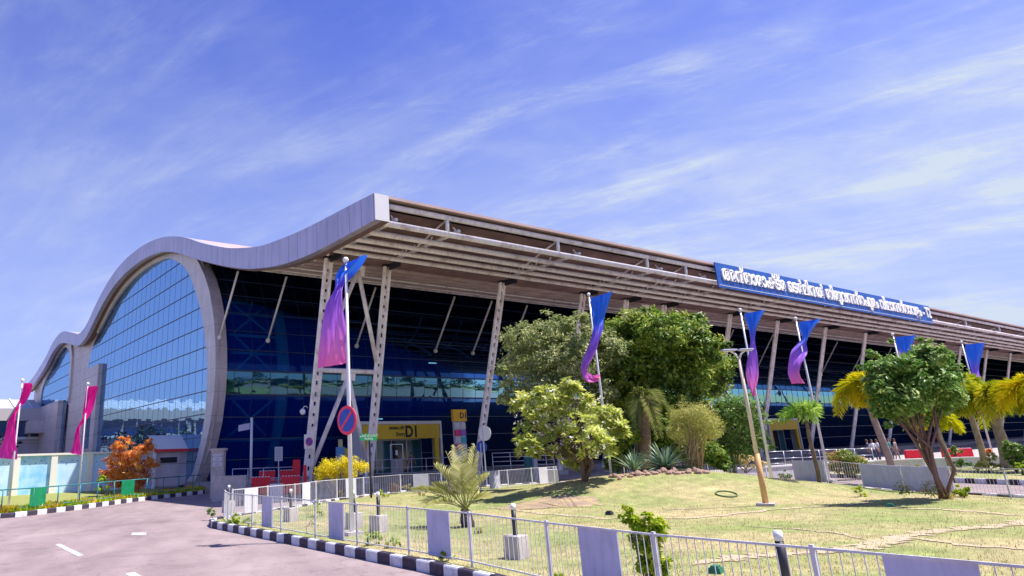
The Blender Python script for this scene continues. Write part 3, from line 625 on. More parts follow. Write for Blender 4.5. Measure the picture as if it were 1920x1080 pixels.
def leaves_object(name, c, nrm, up, ln, wd, tone, mat, parent, fold=0.25):
    """c, nrm, up: (n,3); each leaf is two facets folded along its midrib"""
    n = len(c); nrm = nrm / np.linalg.norm(nrm, axis=1, keepdims=True); side = np.cross(up, nrm); side /= np.maximum(1e-6, np.linalg.norm(side, axis=1, keepdims=True)); up = np.cross(nrm, side)
    ln = ln[:, None]; wd = wd[:, None]
    a = c - up * ln * .5; b = c + up * ln * .5; s1 = c + side * wd * .5 + nrm * wd * fold - up * ln * .05; s2 = c - side * wd * .5 + nrm * wd * fold - up * ln * .05
    V = np.stack([a, s1, b, s2], 1).reshape(-1, 3); off = np.array(parent_origin(parent)); V = V - off
    me = bpy.data.meshes.new(name); me.vertices.add(4 * n); me.vertices.foreach_set('co', V.astype(np.float32).ravel())
    i = np.arange(n)[:, None] * 4; F = np.concatenate([i, i + 1, i + 2, i, i + 2, i + 3], 1).astype(np.int32).ravel()
    me.loops.add(6 * n); me.loops.foreach_set('vertex_index', F); me.polygons.add(2 * n); me.polygons.foreach_set('loop_start', np.arange(0, 6 * n, 3, dtype=np.int32))
    me.update(calc_edges=True)
    at = me.attributes.new('tone', 'FLOAT', 'FACE'); at.data.foreach_set('value', np.repeat(np.clip(tone, 0, 1), 2).astype(np.float32))
    me.materials.append(mat); me.validate()
    o = bpy.data.objects.new(name, me); COL.objects.link(o); o.parent = parent; return o
def blob_points(blobs, n, shell=0.55, squash=0.85, clumps=None, clump_r=0.16):
    """leaf sites: many small sprays spread over ellipsoidal boughs, thicker towards the outside"""
    vol = np.array([b[1] ** 2 for b in blobs]); pick = rng.choice(len(blobs), size=clumps, p=vol / vol.sum())
    C0 = np.array([list(blobs[i][0]) for i in pick]); RR = np.array([blobs[i][1] for i in pick])
    d = rng.normal(size=(clumps, 3)); d /= np.linalg.norm(d, axis=1, keepdims=True); r = (shell + (1.08 - shell) * rng.random(clumps) ** 0.7) * RR
    cc = C0 + d * r[:, None] * np.array([1, 1, squash]); ctone = rng.random(clumps)
    k = rng.integers(0, clumps, n); e = rng.normal(size=(n, 3)); p = cc[k] + e * (clump_r * RR[k])[:, None] * np.array([1, 1, .7])
    nr = d[k] * 0.7 + rng.normal(size=(n, 3)) * 0.55 + np.array([0, 0, 0.55]); up = rng.normal(size=(n, 3)) + d[k] * 0.6 + np.array([0, 0, -.3])
    return p, nr, up, ctone[k]
def crown(name, blobs, n, leaf, mat, parent, clumps=None, shell=.5, squash=.85, clump_r=.16, wide=.5, tonebase=0.0, tonespread=1.0):
    clumps = clumps or max(12, n // 45)
    p, nr, up, ct = blob_points(blobs, n, shell, squash, clumps, clump_r)
    tone = tonebase + tonespread * (0.6 * ct + 0.4 * rng.random(n)); ln = leaf * (0.7 + 0.6 * rng.random(n))
    return leaves_object(name, p, nr, up, ln, ln * wide, tone, mat, parent)
def PB(pts, depth, spread=0.5):
    """boughs surveyed as (x, y, radius) in photograph pixels at a camera depth, spread front to back"""
    out = []
    for (x, y, r_) in pts:
        rr = r_ * depth / FPX; dd = depth + random.uniform(-spread, spread); out.append((AD(x, y, dd), rr * dd / depth))
    return out
def limbs(mb, base, tips, r0, split=0.35, wig=0.15, n=7, mi=0):
    base = Vector(base)
    for t in tips:
        t = Vector(t); mid = base.lerp(t, split) + Vector((random.uniform(-wig, wig), random.uniform(-wig, wig), wig)); q = base.lerp(t, 0.7) + Vector((random.uniform(-wig, wig),) * 3)
        rr = r0 * random.uniform(.6, 1); mb.path([base, mid, q, t], [rr, rr * .75, rr * .45, rr * .15], n, mi)
FOL = {}
FOL['ficus'] = leafmat('ficus_leaf', (0.035, 0.085, 0.015), (0.16, 0.27, 0.035), (0.50, 0.53, 0.08), .45)
FOL['olive'] = leafmat('olive_leaf', (0.08, 0.13, 0.045), (0.30, 0.36, 0.13), (0.64, 0.64, 0.34), .45)
FOL['frangi'] = leafmat('frangipani_leaf', (0.14, 0.22, 0.03), (0.48, 0.54, 0.10), (0.82, 0.80, 0.28), .45)
FOL['petal'] = leafmat('white_petal', (0.7, 0.7, 0.6), (0.8, 0.8, 0.72), (0.85, 0.85, 0.8))
FOL['broad'] = leafmat('broad_leaf', (0.05, 0.14, 0.02), (0.15, 0.29, 0.05), (0.44, 0.52, 0.18), .4)
FOL['yellow'] = leafmat('golden_leaf', (0.50, 0.42, 0.01), (0.80, 0.68, 0.01), (0.90, 0.82, 0.06), .45)
FOL['orange'] = leafmat('croton_leaf', (0.45, 0.06, 0.03), (0.80, 0.32, 0.06), (0.88, 0.58, 0.18), .45)
FOL['croton'] = leafmat('mixed_croton_leaf', (0.06, 0.16, 0.02), (0.28, 0.34, 0.05), (0.75, 0.36, 0.2), .4)
FOL['lime'] = leafmat('lime_leaf', (0.10, 0.24, 0.01), (0.32, 0.46, 0.02), (0.65, 0.66, 0.04), .45)
FOL['cream'] = leafmat('cream_leaf', (0.26, 0.30, 0.08), (0.7, 0.58, 0.25), (0.85, 0.74, 0.44), .4)
FOL['bamboo'] = leafmat('fine_leaf', (0.24, 0.28, 0.06), (0.45, 0.45, 0.11), (0.66, 0.60, 0.2), .4)
FOL['palm'] = leafmat('palm_leaf', (0.10, 0.16, 0.03), (0.30, 0.33, 0.08), (0.52, 0.48, 0.18), .4)
FOL['gold'] = leafmat('golden_palm_leaf', (0.34, 0.40, 0.01), (0.68, 0.64, 0.01), (0.86, 0.70, 0.02), .5)
FOL['gpalm'] = leafmat('green_palm_leaf', (0.16, 0.26, 0.01), (0.42, 0.48, 0.02), (0.72, 0.66, 0.04), .5)
FOL['dpalm'] = leafmat('young_palm_leaf', (0.08, 0.24, 0.04), (0.28, 0.48, 0.07), (0.66, 0.72, 0.18), .5)
FOL['agave'] = leafmat('agave_leaf', (0.08, 0.16, 0.11), (0.18, 0.30, 0.20), (0.40, 0.48, 0.32), 0.1)
FOL['cycad'] = leafmat('dry_frond_leaf', (0.26, 0.30, 0.08), (0.50, 0.50, 0.18), (0.78, 0.74, 0.44), 0.3)
FOL['grass'] = leafmat('grass_blade', (0.20, 0.20, 0.04), (0.42, 0.36, 0.12), (0.62, 0.50, 0.26), 0.3)
FOL['wood'] = leafmat('far_leaf', (0.01, 0.03, 0.03), (0.02, 0.05, 0.04), (0.04, 0.08, 0.05), 0.1)

# --- the big spreading tree on the mound
b0 = AD(1215, 885, 35.2); b0.z = ground_h(b0.x, b0.y) - .05
t = thing('ficus_tree', 'largest tree, wide dark green crown standing on the mound before the glass', 'tree', b0)
bl = PB([(975, 640, 34), (1005, 625, 34), (1040, 612, 30), (985, 680, 42), (950, 700, 24), (1025, 665, 46), (1060, 635, 40), (1075, 685, 46), (1110, 640, 36), (965, 735, 30), (1010, 725, 42), (1050, 740, 40), (940, 745, 16), (1090, 600, 20), (1130, 690, 40), (1000, 765, 24), (1120, 735, 34), (1105, 770, 28), (1140, 655, 34)], 35.2, 1.3)
bl2 = PB([(1160, 625, 38), (1195, 610, 34), (1215, 585, 18), (1240, 625, 44), (1285, 640, 46), (1320, 660, 36), (1345, 690, 32), (1365, 705, 20), (1180, 670, 46), (1230, 680, 50), (1280, 695, 50), (1325, 720, 34), (1135, 720, 36), (1180, 735, 42), (1240, 745, 46), (1290, 755, 36), (1330, 765, 22), (1310, 605, 22), (1265, 600, 22), (1350, 650, 18), (1210, 790, 26), (1270, 790, 22)], 34.8, 1.3)
crown('crown', bl2, 34000, .22, FOL['ficus'], t, clumps=900, clump_r=.16, shell=.4, wide=.44)
crown('outer_crown', bl, 22000, .20, FOL['olive'], t, clumps=640, clump_r=.16, shell=.4, wide=.4)
mb = MB(); c_ = AD(1190, 800, 35); mb.path([b0, b0.lerp(c_, .5) + Vector((.1, 0, 0)), c_], [.32, .26, .2], 9); limbs(mb, c_, [b[0] for b in bl + bl2], .075); mb.build('trunk', bark, t, smooth=True)
# --- frangipani
b0 = G(1095, 903, .75); b0.z = ground_h(b0.x, b0.y) - .03; D = depth_of(b0)
t = thing('frangipani_tree', 'low round frangipani with pale yellow-green leaves and white flowers', 'tree', b0)
fb = [(1030, 745, 32), (985, 760, 26), (1000, 800, 32), (1060, 780, 40), (1110, 770, 30), (1145, 790, 26), (1100, 820, 36), (1040, 830, 34), (990, 835, 22), (1070, 730, 18), (1135, 840, 24), (1165, 808, 12), (1080, 860, 20)]
bl = PB(fb, D, .9); tips = []
for _ in range(430):
    q, r_ = bl[random.randrange(len(bl))]; d = Vector((random.gauss(0, 1), random.gauss(0, 1), random.gauss(0, 1))).normalized(); tips.append((q + d * r_ * random.uniform(.5, 1.05), d))
cc = []; nn_ = []; uu = []; tt = []
for q, d in tips:
    ax = (d * .7 + Vector((0, 0, .8))).normalized(); tn = random.random()
    for k in range(13):
        a = random.uniform(0, 6.283); e1 = ax.orthogonal().normalized(); e2 = ax.cross(e1); r1 = (e1 * math.cos(a) + e2 * math.sin(a)); el = random.uniform(-.2, .9); ld = (r1 + ax * el).normalized(); cc.append(q + ld * .15); uu.append(ld); nn_.append(ax * 1.0 - r1 * .4); tt.append(tn * .55 + random.random() * .45)
leaves_object('crown', np.array(cc), np.array(nn_), np.array(uu), np.full(len(cc), .27) * (.7 + .5 * rng.random(len(cc))), np.full(len(cc), .088), np.array(tt), FOL['frangi'], t)
tag(crown('flowers', bl, 700, .10, FOL['petal'], t, clumps=260, clump_r=.1, shell=.95, wide=.9, squash=.95), kind='stuff')
mb = MB(); c_ = AD(1098, 872, D)
for k in range(5): mb.path([b0 + Vector((random.uniform(-.1, .1), random.uniform(-.1, .1), 0)), c_ + Vector((random.uniform(-.3, .3), random.uniform(-.3, .3), 0)), bl[k * 2][0]], [.09, .07, .03], 7)
limbs(mb, c_, [b[0] for b in bl], .055); limbs(mb, c_, [q for q, d in tips[::4]], .022, n=5); mb.build('trunk', bark, t, smooth=True)
# --- round tree with many stems at the right
b0 = G(1772, 935, .13); D = depth_of(b0)
t = thing('round_headed_tree', 'round-headed broadleaf tree with several reddish stems on the right lawn', 'tree', b0)
fb = [(1660, 694, 28), (1688, 690, 28), (1735, 672, 28), (1632, 668, 11), (1674, 738, 38), (1722, 722, 46), (1762, 702, 30), (1765, 748, 32), (1708, 772, 28), (1652, 764, 16), (1762, 668, 16), (1622, 690, 9), (1662, 640, 8), (1733, 640, 9), (1786, 742, 16), (1660, 785, 15), (1640, 722, 18), (1784, 715, 9), (1636, 745, 10)]
bl = PB(fb, D, 1.0); crown('crown', bl, 15000, .16, FOL['broad'], t, clumps=420, clump_r=.2, shell=.55, wide=.5)
mb = MB(); c_ = AD(1735, 840, D); tips = [AD(x, y, D + random.uniform(-.4, .4)) for x, y in ((1690, 790), (1705, 770), (1720, 780), (1750, 780), (1765, 770), (1675, 770))]
for q in tips: mb.path([b0 + Vector((random.uniform(-.18, .18), random.uniform(-.1, .1), 0)), AD(1755, 895, D) + Vector((random.uniform(-.12, .12), 0, 0)), c_ + Vector((random.uniform(-.2, .2), random.uniform(-.2, .2), 0)), q], [.062, .05, .042, .024], 7)
mb.path([b0, AD(1790, 880, D), AD(1758, 820, D), AD(1752, 770, D)], [.055, .05, .045, .03], 7); limbs(mb, c_, [b[0] for b in bl[:10]], .03); mb.build('trunk', P('reddish_bark', (0.22, 0.12, 0.12), 0.9, noise=(6, (0.14, 0.08, 0.08), 0.4, 0.7)), t, smooth=True)
tag(crown('basal_shoots', PB([(1745, 915, 16), (1700, 915, 14), (1775, 925, 12)], D, .2), 400, .12, FOL['croton'], t, clumps=30, clump_r=.3, wide=.25), kind='stuff')
# --- smaller leafy trees and shrubs: label, category, name, material, depth anchor (base pixel), boughs, count, leaf, wide
def shrub(name, label, cat, mat, base, z, boughs, n, leaf, wide=.5, depth=None, stems=4, spread=.3, group=None, bmat=None, clumps=None, shell=.4, squash=.9, clump_r=.18, stem_r=.03, woody='stems'):
    b0 = G(*base, z) if depth is None else AD(*base, depth)
    D = depth_of(b0)
    if z >= .13 and b0.x < 34 and b0.y < 31: b0.z = ground_h(b0.x, b0.y) - .02
    t = thing(name, label, cat, b0, group); bl = PB(boughs, D, spread); crown('foliage', bl, n, leaf, FOL[mat], t, clumps=clumps, wide=wide, shell=shell, squash=squash, clump_r=clump_r)
    mb = MB()
    for k in range(stems): q = bl[k % len(bl)][0]; mb.path([b0 + Vector((random.uniform(-.1, .1), random.uniform(-.1, .1), -.05)), b0.lerp(q, .5) + Vector((random.uniform(-.08, .08), 0, 0)), q], [stem_r, stem_r * .8, stem_r * .4], 6)
    mb.build(woody, bmat or bark, t, smooth=True); return t
shrub('leafy_tree', 'mid green leafy tree between the fine-leaved clump and the street lamp', 'tree', 'broad', (1372, 893), .5, [(1370, 770, 30), (1400, 760, 24), (1345, 790, 24), (1385, 800, 34), (1420, 790, 22), (1360, 835, 28), (1395, 840, 24), (1345, 860, 20), (1430, 830, 16), (1365, 870, 20), (1330, 850, 16)], 7500, .15, depth=33, clumps=420)
shrub('understory_shrub', 'dark leafy undergrowth between the frangipani and the ragged palm', 'shrub', 'ficus', (1168, 886), .6, [(1160, 850, 22), (1172, 815, 24), (1150, 870, 16), (1180, 860, 18), (1160, 790, 20)], 5000, .16, depth=31.5, clumps=260)
shrub('understory_shrub', 'dark leafy undergrowth behind the agave and fuzzy olive clump', 'shrub', 'ficus', (1262, 884), .6, [(1240, 830, 24), (1265, 810, 22), (1290, 840, 24), (1335, 850, 22), (1350, 870, 16), (1230, 800, 20)], 5200, .16, depth=31.8, clumps=260)
shrub('cream_leaved_shrub', 'cream and yellow variegated shrub at the foot of the street lamp line', 'shrub', 'cream', (1397, 885), .2, [(1392, 855, 16), (1408, 862, 16), (1380, 865, 12), (1425, 868, 10)], 1500, .12, depth=34)
shrub('fine_leaved_clump', 'fuzzy olive clump with bundled bare stems on the mound', 'shrub', 'bamboo', (1303, 892), .8, [(1285, 775, 24), (1315, 780, 28), (1330, 800, 24), (1270, 790, 20), (1300, 805, 34), (1340, 815, 12), (1265, 812, 14)], 11000, .12, wide=.14, stems=0, depth=28.2, clumps=500, shell=.2)
o = [x for x in COL.objects if x.name.startswith('fine_leaved_clump')][0]; mb = MB()
for k in range(34):
    bx = o.location + Vector((random.uniform(-.35, .35), random.uniform(-.3, .3), -.05)); q = AD(1300 + random.uniform(-32, 32), 800 + random.uniform(-15, 20), 28.2 + random.uniform(-.4, .4)); mb.path([bx, bx.lerp(q, .5) + (bx - o.location) * .2, q], [.03, .026, .014], 5)
mb.build('cane_bundle', P('tan_cane', (0.40, 0.29, 0.17), 0.8), o, smooth=True)
# spiky rosette
def rosette(name, label, cat, base, n, ln, wd, mat, lift=(10, 75), droop=.25, group=None, label_part='blades'):
    t = thing(name, label, cat, base, group); mb = MB(); tones = []
    for k in range(n):
        az = random.uniform(0, 2 * math.pi); el = R(random.uniform(*lift)); L_ = ln * random.uniform(.75, 1.1); d = Vector((math.cos(az), math.sin(az), 0)); s_ = Vector((-d.y, d.x, 0)); q = []
        for i in range(7):
            u = i / 6; p = base + d * (L_ * u * math.cos(el)) + Vector((0, 0, L_ * u * math.sin(el) - droop * L_ * u * u)); w_ = wd * (1 - u) ** .7 * (1 if u > .1 else .7) + .004; q.append((p - s_ * w_ / 2 + Vector((0, 0, w_ * .3)), p, p + s_ * w_ / 2 + Vector((0, 0, w_ * .3))))
        vs = [v for r_ in q for v in r_]; fs = []
        for i in range(6): a = i * 3; fs += [(a, a + 1, a + 4, a + 3), (a + 1, a + 2, a + 5, a + 4)]
        mb.add(vs, fs); tones += [random.random()] * 12
    ob = mb.build(label_part, FOL[mat], t, smooth=True); at = ob.data.attributes.new('tone', 'FLOAT', 'FACE'); at.data.foreach_set('value', tones); return t
b0 = AD(1250, 886, 27.6); b0.z = ground_h(b0.x, b0.y); rosette('agave_plant', 'blue-green spiky agave on top of the mound', 'plant', b0, 120, 1.45, .11, 'agave')
b0 = AD(1190, 884, 27.8); b0.z = ground_h(b0.x, b0.y); rosette('yucca_plant', 'narrow-leaved dark spiky plant left of the agave', 'plant', b0, 60, 1.25, .06, 'agave', lift=(30, 85))

def frond(mb, tones, p0, az, el, ln, droop, leaflet, npair, wd, plume=0, stem=.018, tone=.5, vee=.35, start=.18, twist=0):
    """arching rachis with leaflets; plume spreads them all round (foxtail)"""
    d = Vector((math.cos(az), math.sin(az), 0)); s_ = Vector((-d.y, d.x, 0)); pts = []
    for i in range(11):
        u = i / 10; pts.append(p0 + d * (ln * (u * math.cos(el) + .0 * u)) + Vector((0, 0, ln * (u * math.sin(el)) - droop * ln * u * u)))
    nb = len(mb.f); mb.path(pts, [stem * (1 - .8 * i / 10) for i in range(11)], 5); tones += [tone * .6] * (len(mb.f) - nb)
    for i in range(npair):
        u = start + (1 - start) * i / npair; k = min(9, int(u * 10)); fr = u * 10 - k; p = pts[k].lerp(pts[k + 1], fr); tg = (pts[k + 1] - pts[k]).normalized(); up = s_.cross(tg).normalized(); 
        if up.z < 0: up = -up
        L_ = leaflet * (0.35 + 1.0 * math.sin(math.pi * (0.12 + .83 * u)) ) * random.uniform(.85, 1.1)
        angs = (0, math.pi) if not plume else [random.uniform(0, 2 * math.pi) for _ in range(plume)]
        for a in angs:
            side = (s_ * math.cos(a) + up * (math.sin(a) if plume else 0)).normalized(); dr = (side * .8 + tg * .65 + up * (vee if not plume else 0.05)).normalized(); q = p + dr * L_ + Vector((0, 0, -L_ * .22)); md = p + dr * L_ * .5; wv = (tg * wd)
            nb = len(mb.f); mb.add([p, md - wv * .5, q, md + wv * .5], [(0, 1, 2), (0, 2, 3)]); tones += [min(1, max(0, tone + random.uniform(-.3, .3)))] * 2
def palm(name, label, base, top, fronds, mat, trunk_r=(.14, .10), tmat=None, group=None, shaft=None, cat='palm'):
    base = Vector(base); top = Vector(top); t = thing(name, label, cat, base, group)
    mb = MB(); n = 9; mb.path([base.lerp(top, i / n) + Vector((.03 * math.sin(i * 1.3), .03 * math.cos(i), 0)) for i in range(n + 1)], [trunk_r[0] + (trunk_r[1] - trunk_r[0]) * i / n + (.05 if i == 0 else 0) + .006 * (i % 2) for i in range(n + 1)], 10)
    mb.build('trunk', tmat or palebark, t, smooth=True)
    if shaft: m2 = MB(); m2.path([top, top + Vector((0, 0, shaft))], [trunk_r[1] * .95, trunk_r[1] * .5], 9); m2.build('crownshaft', P('green_shaft', (0.25, 0.36, 0.12), 0.5), t, smooth=True)
    m3 = MB(); tones = []
    for f_ in fronds: frond(m3, tones, top + Vector((0, 0, shaft or 0)), **f_)
    ob = m3.build('fronds', FOL[mat], t); at = ob.data.attributes.new('tone', 'FLOAT', 'FACE'); at.data.foreach_set('value', tones); return t
def fr_set(n, el=(10, 70), ln=(1.6, 2.0), droop=(.5, .9), leaflet=.4, npair=34, wd=.035, plume=0, tone=(.2, .9), a0=0, stem=.02):
    return [dict(az=a0 + 2 * math.pi * k / n + random.uniform(-.25, .25), el=R(random.uniform(*el)), ln=random.uniform(*ln), droop=random.uniform(*droop), leaflet=leaflet, npair=npair, wd=wd, plume=plume, tone=random.uniform(*tone), stem=stem) for k in range(n)]
AZR = math.atan2(RIGHT.y, RIGHT.x)
# small young palm in front of the lamp, golden foxtail palms further right
b0 = G(1540, 918, .13); palm('young_palm', 'small green palm with a slim dark trunk right of the second lamp-side flag', b0, AD(1512, 790, depth_of(b0)), fr_set(9, (5, 75), (.95, 1.25), (.6, 1.1), .34, 30, .05, plume=2), 'dpalm', (.085, .06), bark, shaft=.25)
def foxtail(label, base, top, depth, n, ln, mat, tr=(.16, .12), leaflet=.42, el=(20, 80), droop=(.9, 1.35), seed=1):
    random.seed(seed); b0 = AD(*base, depth); b0.z = .12
    return palm('foxtail_palm', label, b0, AD(*top, depth), fr_set(n, el, ln, droop, leaflet, 52, .075, plume=5, tone=(.2, .9), stem=.03), mat, tr, palebark, 'foxtail palms on the right-hand strip', shaft=.5)
foxtail('golden foxtail palm showing left of the round-headed tree, on a slanting trunk', (1682, 905), (1626, 748), 31.5, 14, (1.6, 2.2), 'gold', el=(50, 88), droop=(1.1, 1.5), leaflet=.46, seed=3)
foxtail('yellow-green foxtail palm with the stout swollen trunk beside the right edge', (1893, 880), (1862, 765), 36, 14, (2.0, 2.7), 'gpalm', (.32, .17), el=(48, 88), droop=(1.0, 1.4), leaflet=.55, seed=5)
foxtail('orange-yellow foxtail palm cut by the right edge of the view', (1975, 890), (1944, 752), 34, 13, (2.0, 2.6), 'gold', (.2, .14), el=(45, 88), droop=(.9, 1.4), leaflet=.55, seed=11)
foxtail('foxtail palm with yellow-green fronds between the round-headed tree and the rightmost flag pole', (1850, 880), (1812, 745), 38, 9, (1.7, 2.2), 'gpalm', (.16, .12), el=(35, 85), droop=(1.0, 1.4), leaflet=.5, seed=8)
foxtail('small golden foxtail palm directly behind the round-headed tree trunk', (1790, 900), (1756, 800), 33, 7, (1.0, 1.3), 'gold', (.13, .11), leaflet=.36, seed=9)
random.seed(21)
# ragged palm on the mound
b0 = AD(1205, 880, 31.6); b0.z = ground_h(b0.x, b0.y); palm('ragged_palm', 'ragged palm with drooping brown and green fronds above the agave', b0, AD(1207, 745, 31.6), fr_set(13, (5, 80), (1.2, 1.7), (.9, 1.5), .4, 34, .05, plume=0, tone=(0, .8)), 'palm', (.34, .24), P('fibrous_bark', (0.24, 0.17, 0.13), 0.95, noise=(9, (0.13, 0.09, 0.08), 0.4, 0.7), bump=(14, 1.0)))
# short pale palm by the front fence
b0 = G(876, 988, .13); b0.z = ground_h(b0.x, b0.y); D = depth_of(b0)
fl = []
for (dx, el, ln, dr, dep) in [(-1, 38, 1.75, .32, .1), (-1, 30, 1.45, .42, -.4), (-.75, 62, 1.7, .22, .3), (-.4, 74, 1.8, .15, -.2), (-.15, 80, 1.85, .1, .3), (.25, 78, 1.9, .12, 0), (.5, 72, 1.75, .15, .4), (.8, 60, 1.35, .25, -.3), (.9, 50, .9, .5, .3), (-.9, 50, 1.3, .3, .5), (.1, 70, 1.6, .2, .9), (-.2, 68, 1.5, .2, -.9)]:
    v = RIGHT * dx + FWD * dep; fl.append(dict(az=math.atan2(v.y, v.x), el=R(el), ln=ln, droop=dr, leaflet=.46, npair=15, wd=.04, plume=0, tone=random.uniform(.35, .95), vee=.55, start=.25, stem=.02))
palm('short_palm', 'short pale palm with upright feathery fronds just inside the front fence', b0, b0 + Vector((0, 0, .42)), fl, 'cycad', (.20, .13), P('scaly_trunk', (0.13, 0.09, 0.09), 0.95, noise=(14, (0.05, 0.035, 0.04), 0.4, 0.7), bump=(20, 1.0)))
# golden flat-topped shrub on a stem
shrub('golden_topiary', 'flat-topped golden yellow shrub on a short twisted stem by the flag pole', 'shrub', 'yellow', (632, 932), .13, [(600, 888, 13), (615, 878, 17), (640, 872, 17), (662, 873, 17), (682, 876, 12), (628, 892, 12), (655, 888, 12), (598, 898, 8), (645, 868, 10)], 7000, .10, wide=.32, clumps=420, shell=.3, stems=6, stem_r=.035)
shrub('golden_sprig', 'small golden tuft under the flat-topped golden shrub', 'plant', 'yellow', (640, 932), .13, [(636, 922, 5), (632, 927, 4), (642, 927, 4)], 160, .08, wide=.35, clumps=20, stems=2, stem_r=.01)
# red croton bush left
D_ = 43.0
shrub('croton_bush', 'tall orange and dark red bush in front of the blue wall', 'shrub', 'orange', (240, 920), .12, [(222, 838, 12), (240, 832, 12), (262, 845, 12), (280, 838, 12), (215, 862, 18), (240, 860, 20), (268, 862, 18), (205, 885, 16), (232, 890, 22), (262, 890, 22), (285, 868, 12), (222, 905, 16), (255, 908, 16), (228, 822, 6), (245, 822, 6), (281, 825, 5)], 8000, .22, wide=.24, depth=D_, stems=8, clumps=420, shell=.3)
crown_y = shrub('yellow_leaved_bush', 'yellow-green bush at the left foot of the orange croton', 'shrub', 'lime', (190, 925), .12, [(190, 900, 9), (197, 910, 10), (185, 915, 8), (203, 920, 8)], 900, .16, wide=.3, depth=42, stems=4)
shrub('flowering_hedge_mound', 'rounded pink and green croton hedge behind the right fence', 'shrub', 'croton', (1590, 893), .12, [(1560, 862, 14), (1575, 858, 15), (1592, 860, 15), (1608, 866, 13), (1565, 876, 12), (1590, 876, 15), (1612, 878, 10), (1618, 870, 8)], 4200, .13, wide=.4, depth=34.5, clumps=240, shell=.5)
shrub('dark_round_shrub', 'dark clipped round shrub at the right edge near the swollen palm trunk', 'shrub', 'broad', (1903, 892), .12, [(1895, 842, 14), (1910, 848, 16), (1900, 860, 14), (1920, 862, 14)], 3200, .12, depth=33)
shrub('lime_shrub', 'bright lime shrub low at the right edge below the dark round shrub', 'shrub', 'lime', (1918, 895), .12, [(1915, 878, 9), (1925, 872, 10)], 700, .12, depth=31)
shrub('thin_shrub', 'wispy reddish-green shrub behind the right fence', 'shrub', 'croton', (1722, 905), .12, [(1715, 880, 9), (1725, 872, 8), (1730, 888, 10), (1712, 892, 8)], 700, .11, wide=.25, depth=29.5)
shrub('lime_clump', 'bright yellow-green clump at the foot of the round-headed tree', 'plant', 'lime', (1805, 932), .13, [(1800, 918, 9), (1812, 922, 8), (1796, 925, 7)], 700, .10, wide=.35)
shrub('pale_bush', 'pale green bush below the swollen palm trunk, behind the fence', 'shrub', 'bamboo', (1850, 888), .12, [(1845, 866, 10), (1858, 860, 10), (1866, 872, 9), (1835, 875, 7)], 1000, .12, wide=.35, depth=34)
shrub('orange_shrub', 'small orange-leaved shrub before the red barriers on the right', 'shrub', 'orange', (1850, 862), .12, [(1846, 846, 7), (1854, 850, 7)], 500, .14, depth=43)
for i, (x, y, lb) in enumerate([(1800, 868, 'green shrub between the red barriers and the white wall'), (1790, 845, 'upright green shrub against the right-hand red barrier'), (1828, 873, 'low shrub beside the white wall right of the round-headed tree'), (1470, 892, 'low green shrub right of the lamp pole foot')]):
    shrub('low_shrub', lb, 'shrub', 'broad', (x, y + 8), .12, [(x, y - 4, 7), (x + 6, y, 6), (x - 6, y + 1, 6)], 420, .12, depth=38 if x > 1500 else 33)
# leafy tall shrub in the foreground, through the fence
shrub('leafy_shrub', 'tall bright green and yellow leafy shrub growing through the front fence', 'shrub', 'lime', (1220, 1110), .13, [(1178, 958, 9), (1182, 975, 12), (1195, 985, 14), (1215, 972, 12), (1232, 985, 15), (1210, 1000, 18), (1235, 1005, 14), (1205, 1025, 16), (1225, 1035, 18), (1238, 1055, 16), (1210, 1060, 15), (1230, 1080, 16), (1222, 955, 7), (1245, 1075, 10), (1170, 950, 6), (1165, 970, 6), (1250, 1050, 8), (1190, 1010, 10)], 3600, .095, wide=.34, clumps=260, stems=7, shell=.2, stem_r=.012, spread=.12)
for (x, y, s_, m_, lb, n) in [(468, 985, 1.0, 'lime', 'green weed tuft at the foot of the fence by the first tall panel post', 300), (440, 983, 1.3, 'lime', 'wide green weed patch near the left end of the front fence', 420), (396, 968, 1.0, 'broad', 'dark weed clump at the outermost corner of the front fence', 260), (700, 1022, 1.6, 'lime', 'bright green clump at the foot of the tall flag pole', 500), (738, 1028, 1.2, 'lime', 'low clump right of the flag pole base', 300), (838, 1052, 1.3, 'lime', 'weed sprouting beside the kerb under the third grey panel', 320), (833, 1035, .9, 'broad', 'leafy weed stems against the third grey panel', 160), (594, 968, 1.3, 'lime', 'green climber on the fence left of the flag pole', 420), (575, 985, .9, 'lime', 'small weed below the climber on the fence', 120), (1052, 1085, .9, 'lime', 'yellow-green weed near the fence post left of the wide panel', 120), (790, 930, 1.2, 'grass', 'low green tuft on the lawn before the back fence', 220), (765, 922, .9, 'grass', 'small tuft on the lawn near the D1 entrance', 160), (720, 932, .9, 'lime', 'round green tuft behind the leaning bollard', 160), (898, 1000, .7, 'grass', 'grassy sprout right of the short palm', 90), (1612, 932, 1.3, 'lime', 'yellowish weed patch on the lawn below the right fence', 240)]:
    b0 = G(x, y, .13); D = depth_of(b0); rr = 7 * s_
    bl_ = [(x - rr, y - rr, rr), (x + rr * .6, y - rr * .8, rr), (x, y - rr * 1.6, rr * .8)]
    if 'climber' in lb: bl_ = [(594, 950, 7), (597, 965, 8), (592, 980, 7), (597, 940, 5)]
    shrub('weed_clump', lb, 'weed', m_, (x, y), .13, bl_, n, .06 + .0015 * D, wide=.3, stems=3, stem_r=.006, spread=.08)
b0 = G(740, 926, .13); t = thing('dry_ball_shrub', 'small brown dried-up ball-shaped shrub by the back fence', 'shrub', b0)
mt_dry = leafmat('dry_leaf', (0.10, 0.05, 0.05), (0.2, 0.11, 0.09), (0.32, 0.2, 0.16)); FOL['dry'] = mt_dry
crown('foliage', PB([(740, 914, 11), (738, 920, 8)], depth_of(b0), .05), 900, .07, mt_dry, t, clumps=120, wide=.3)
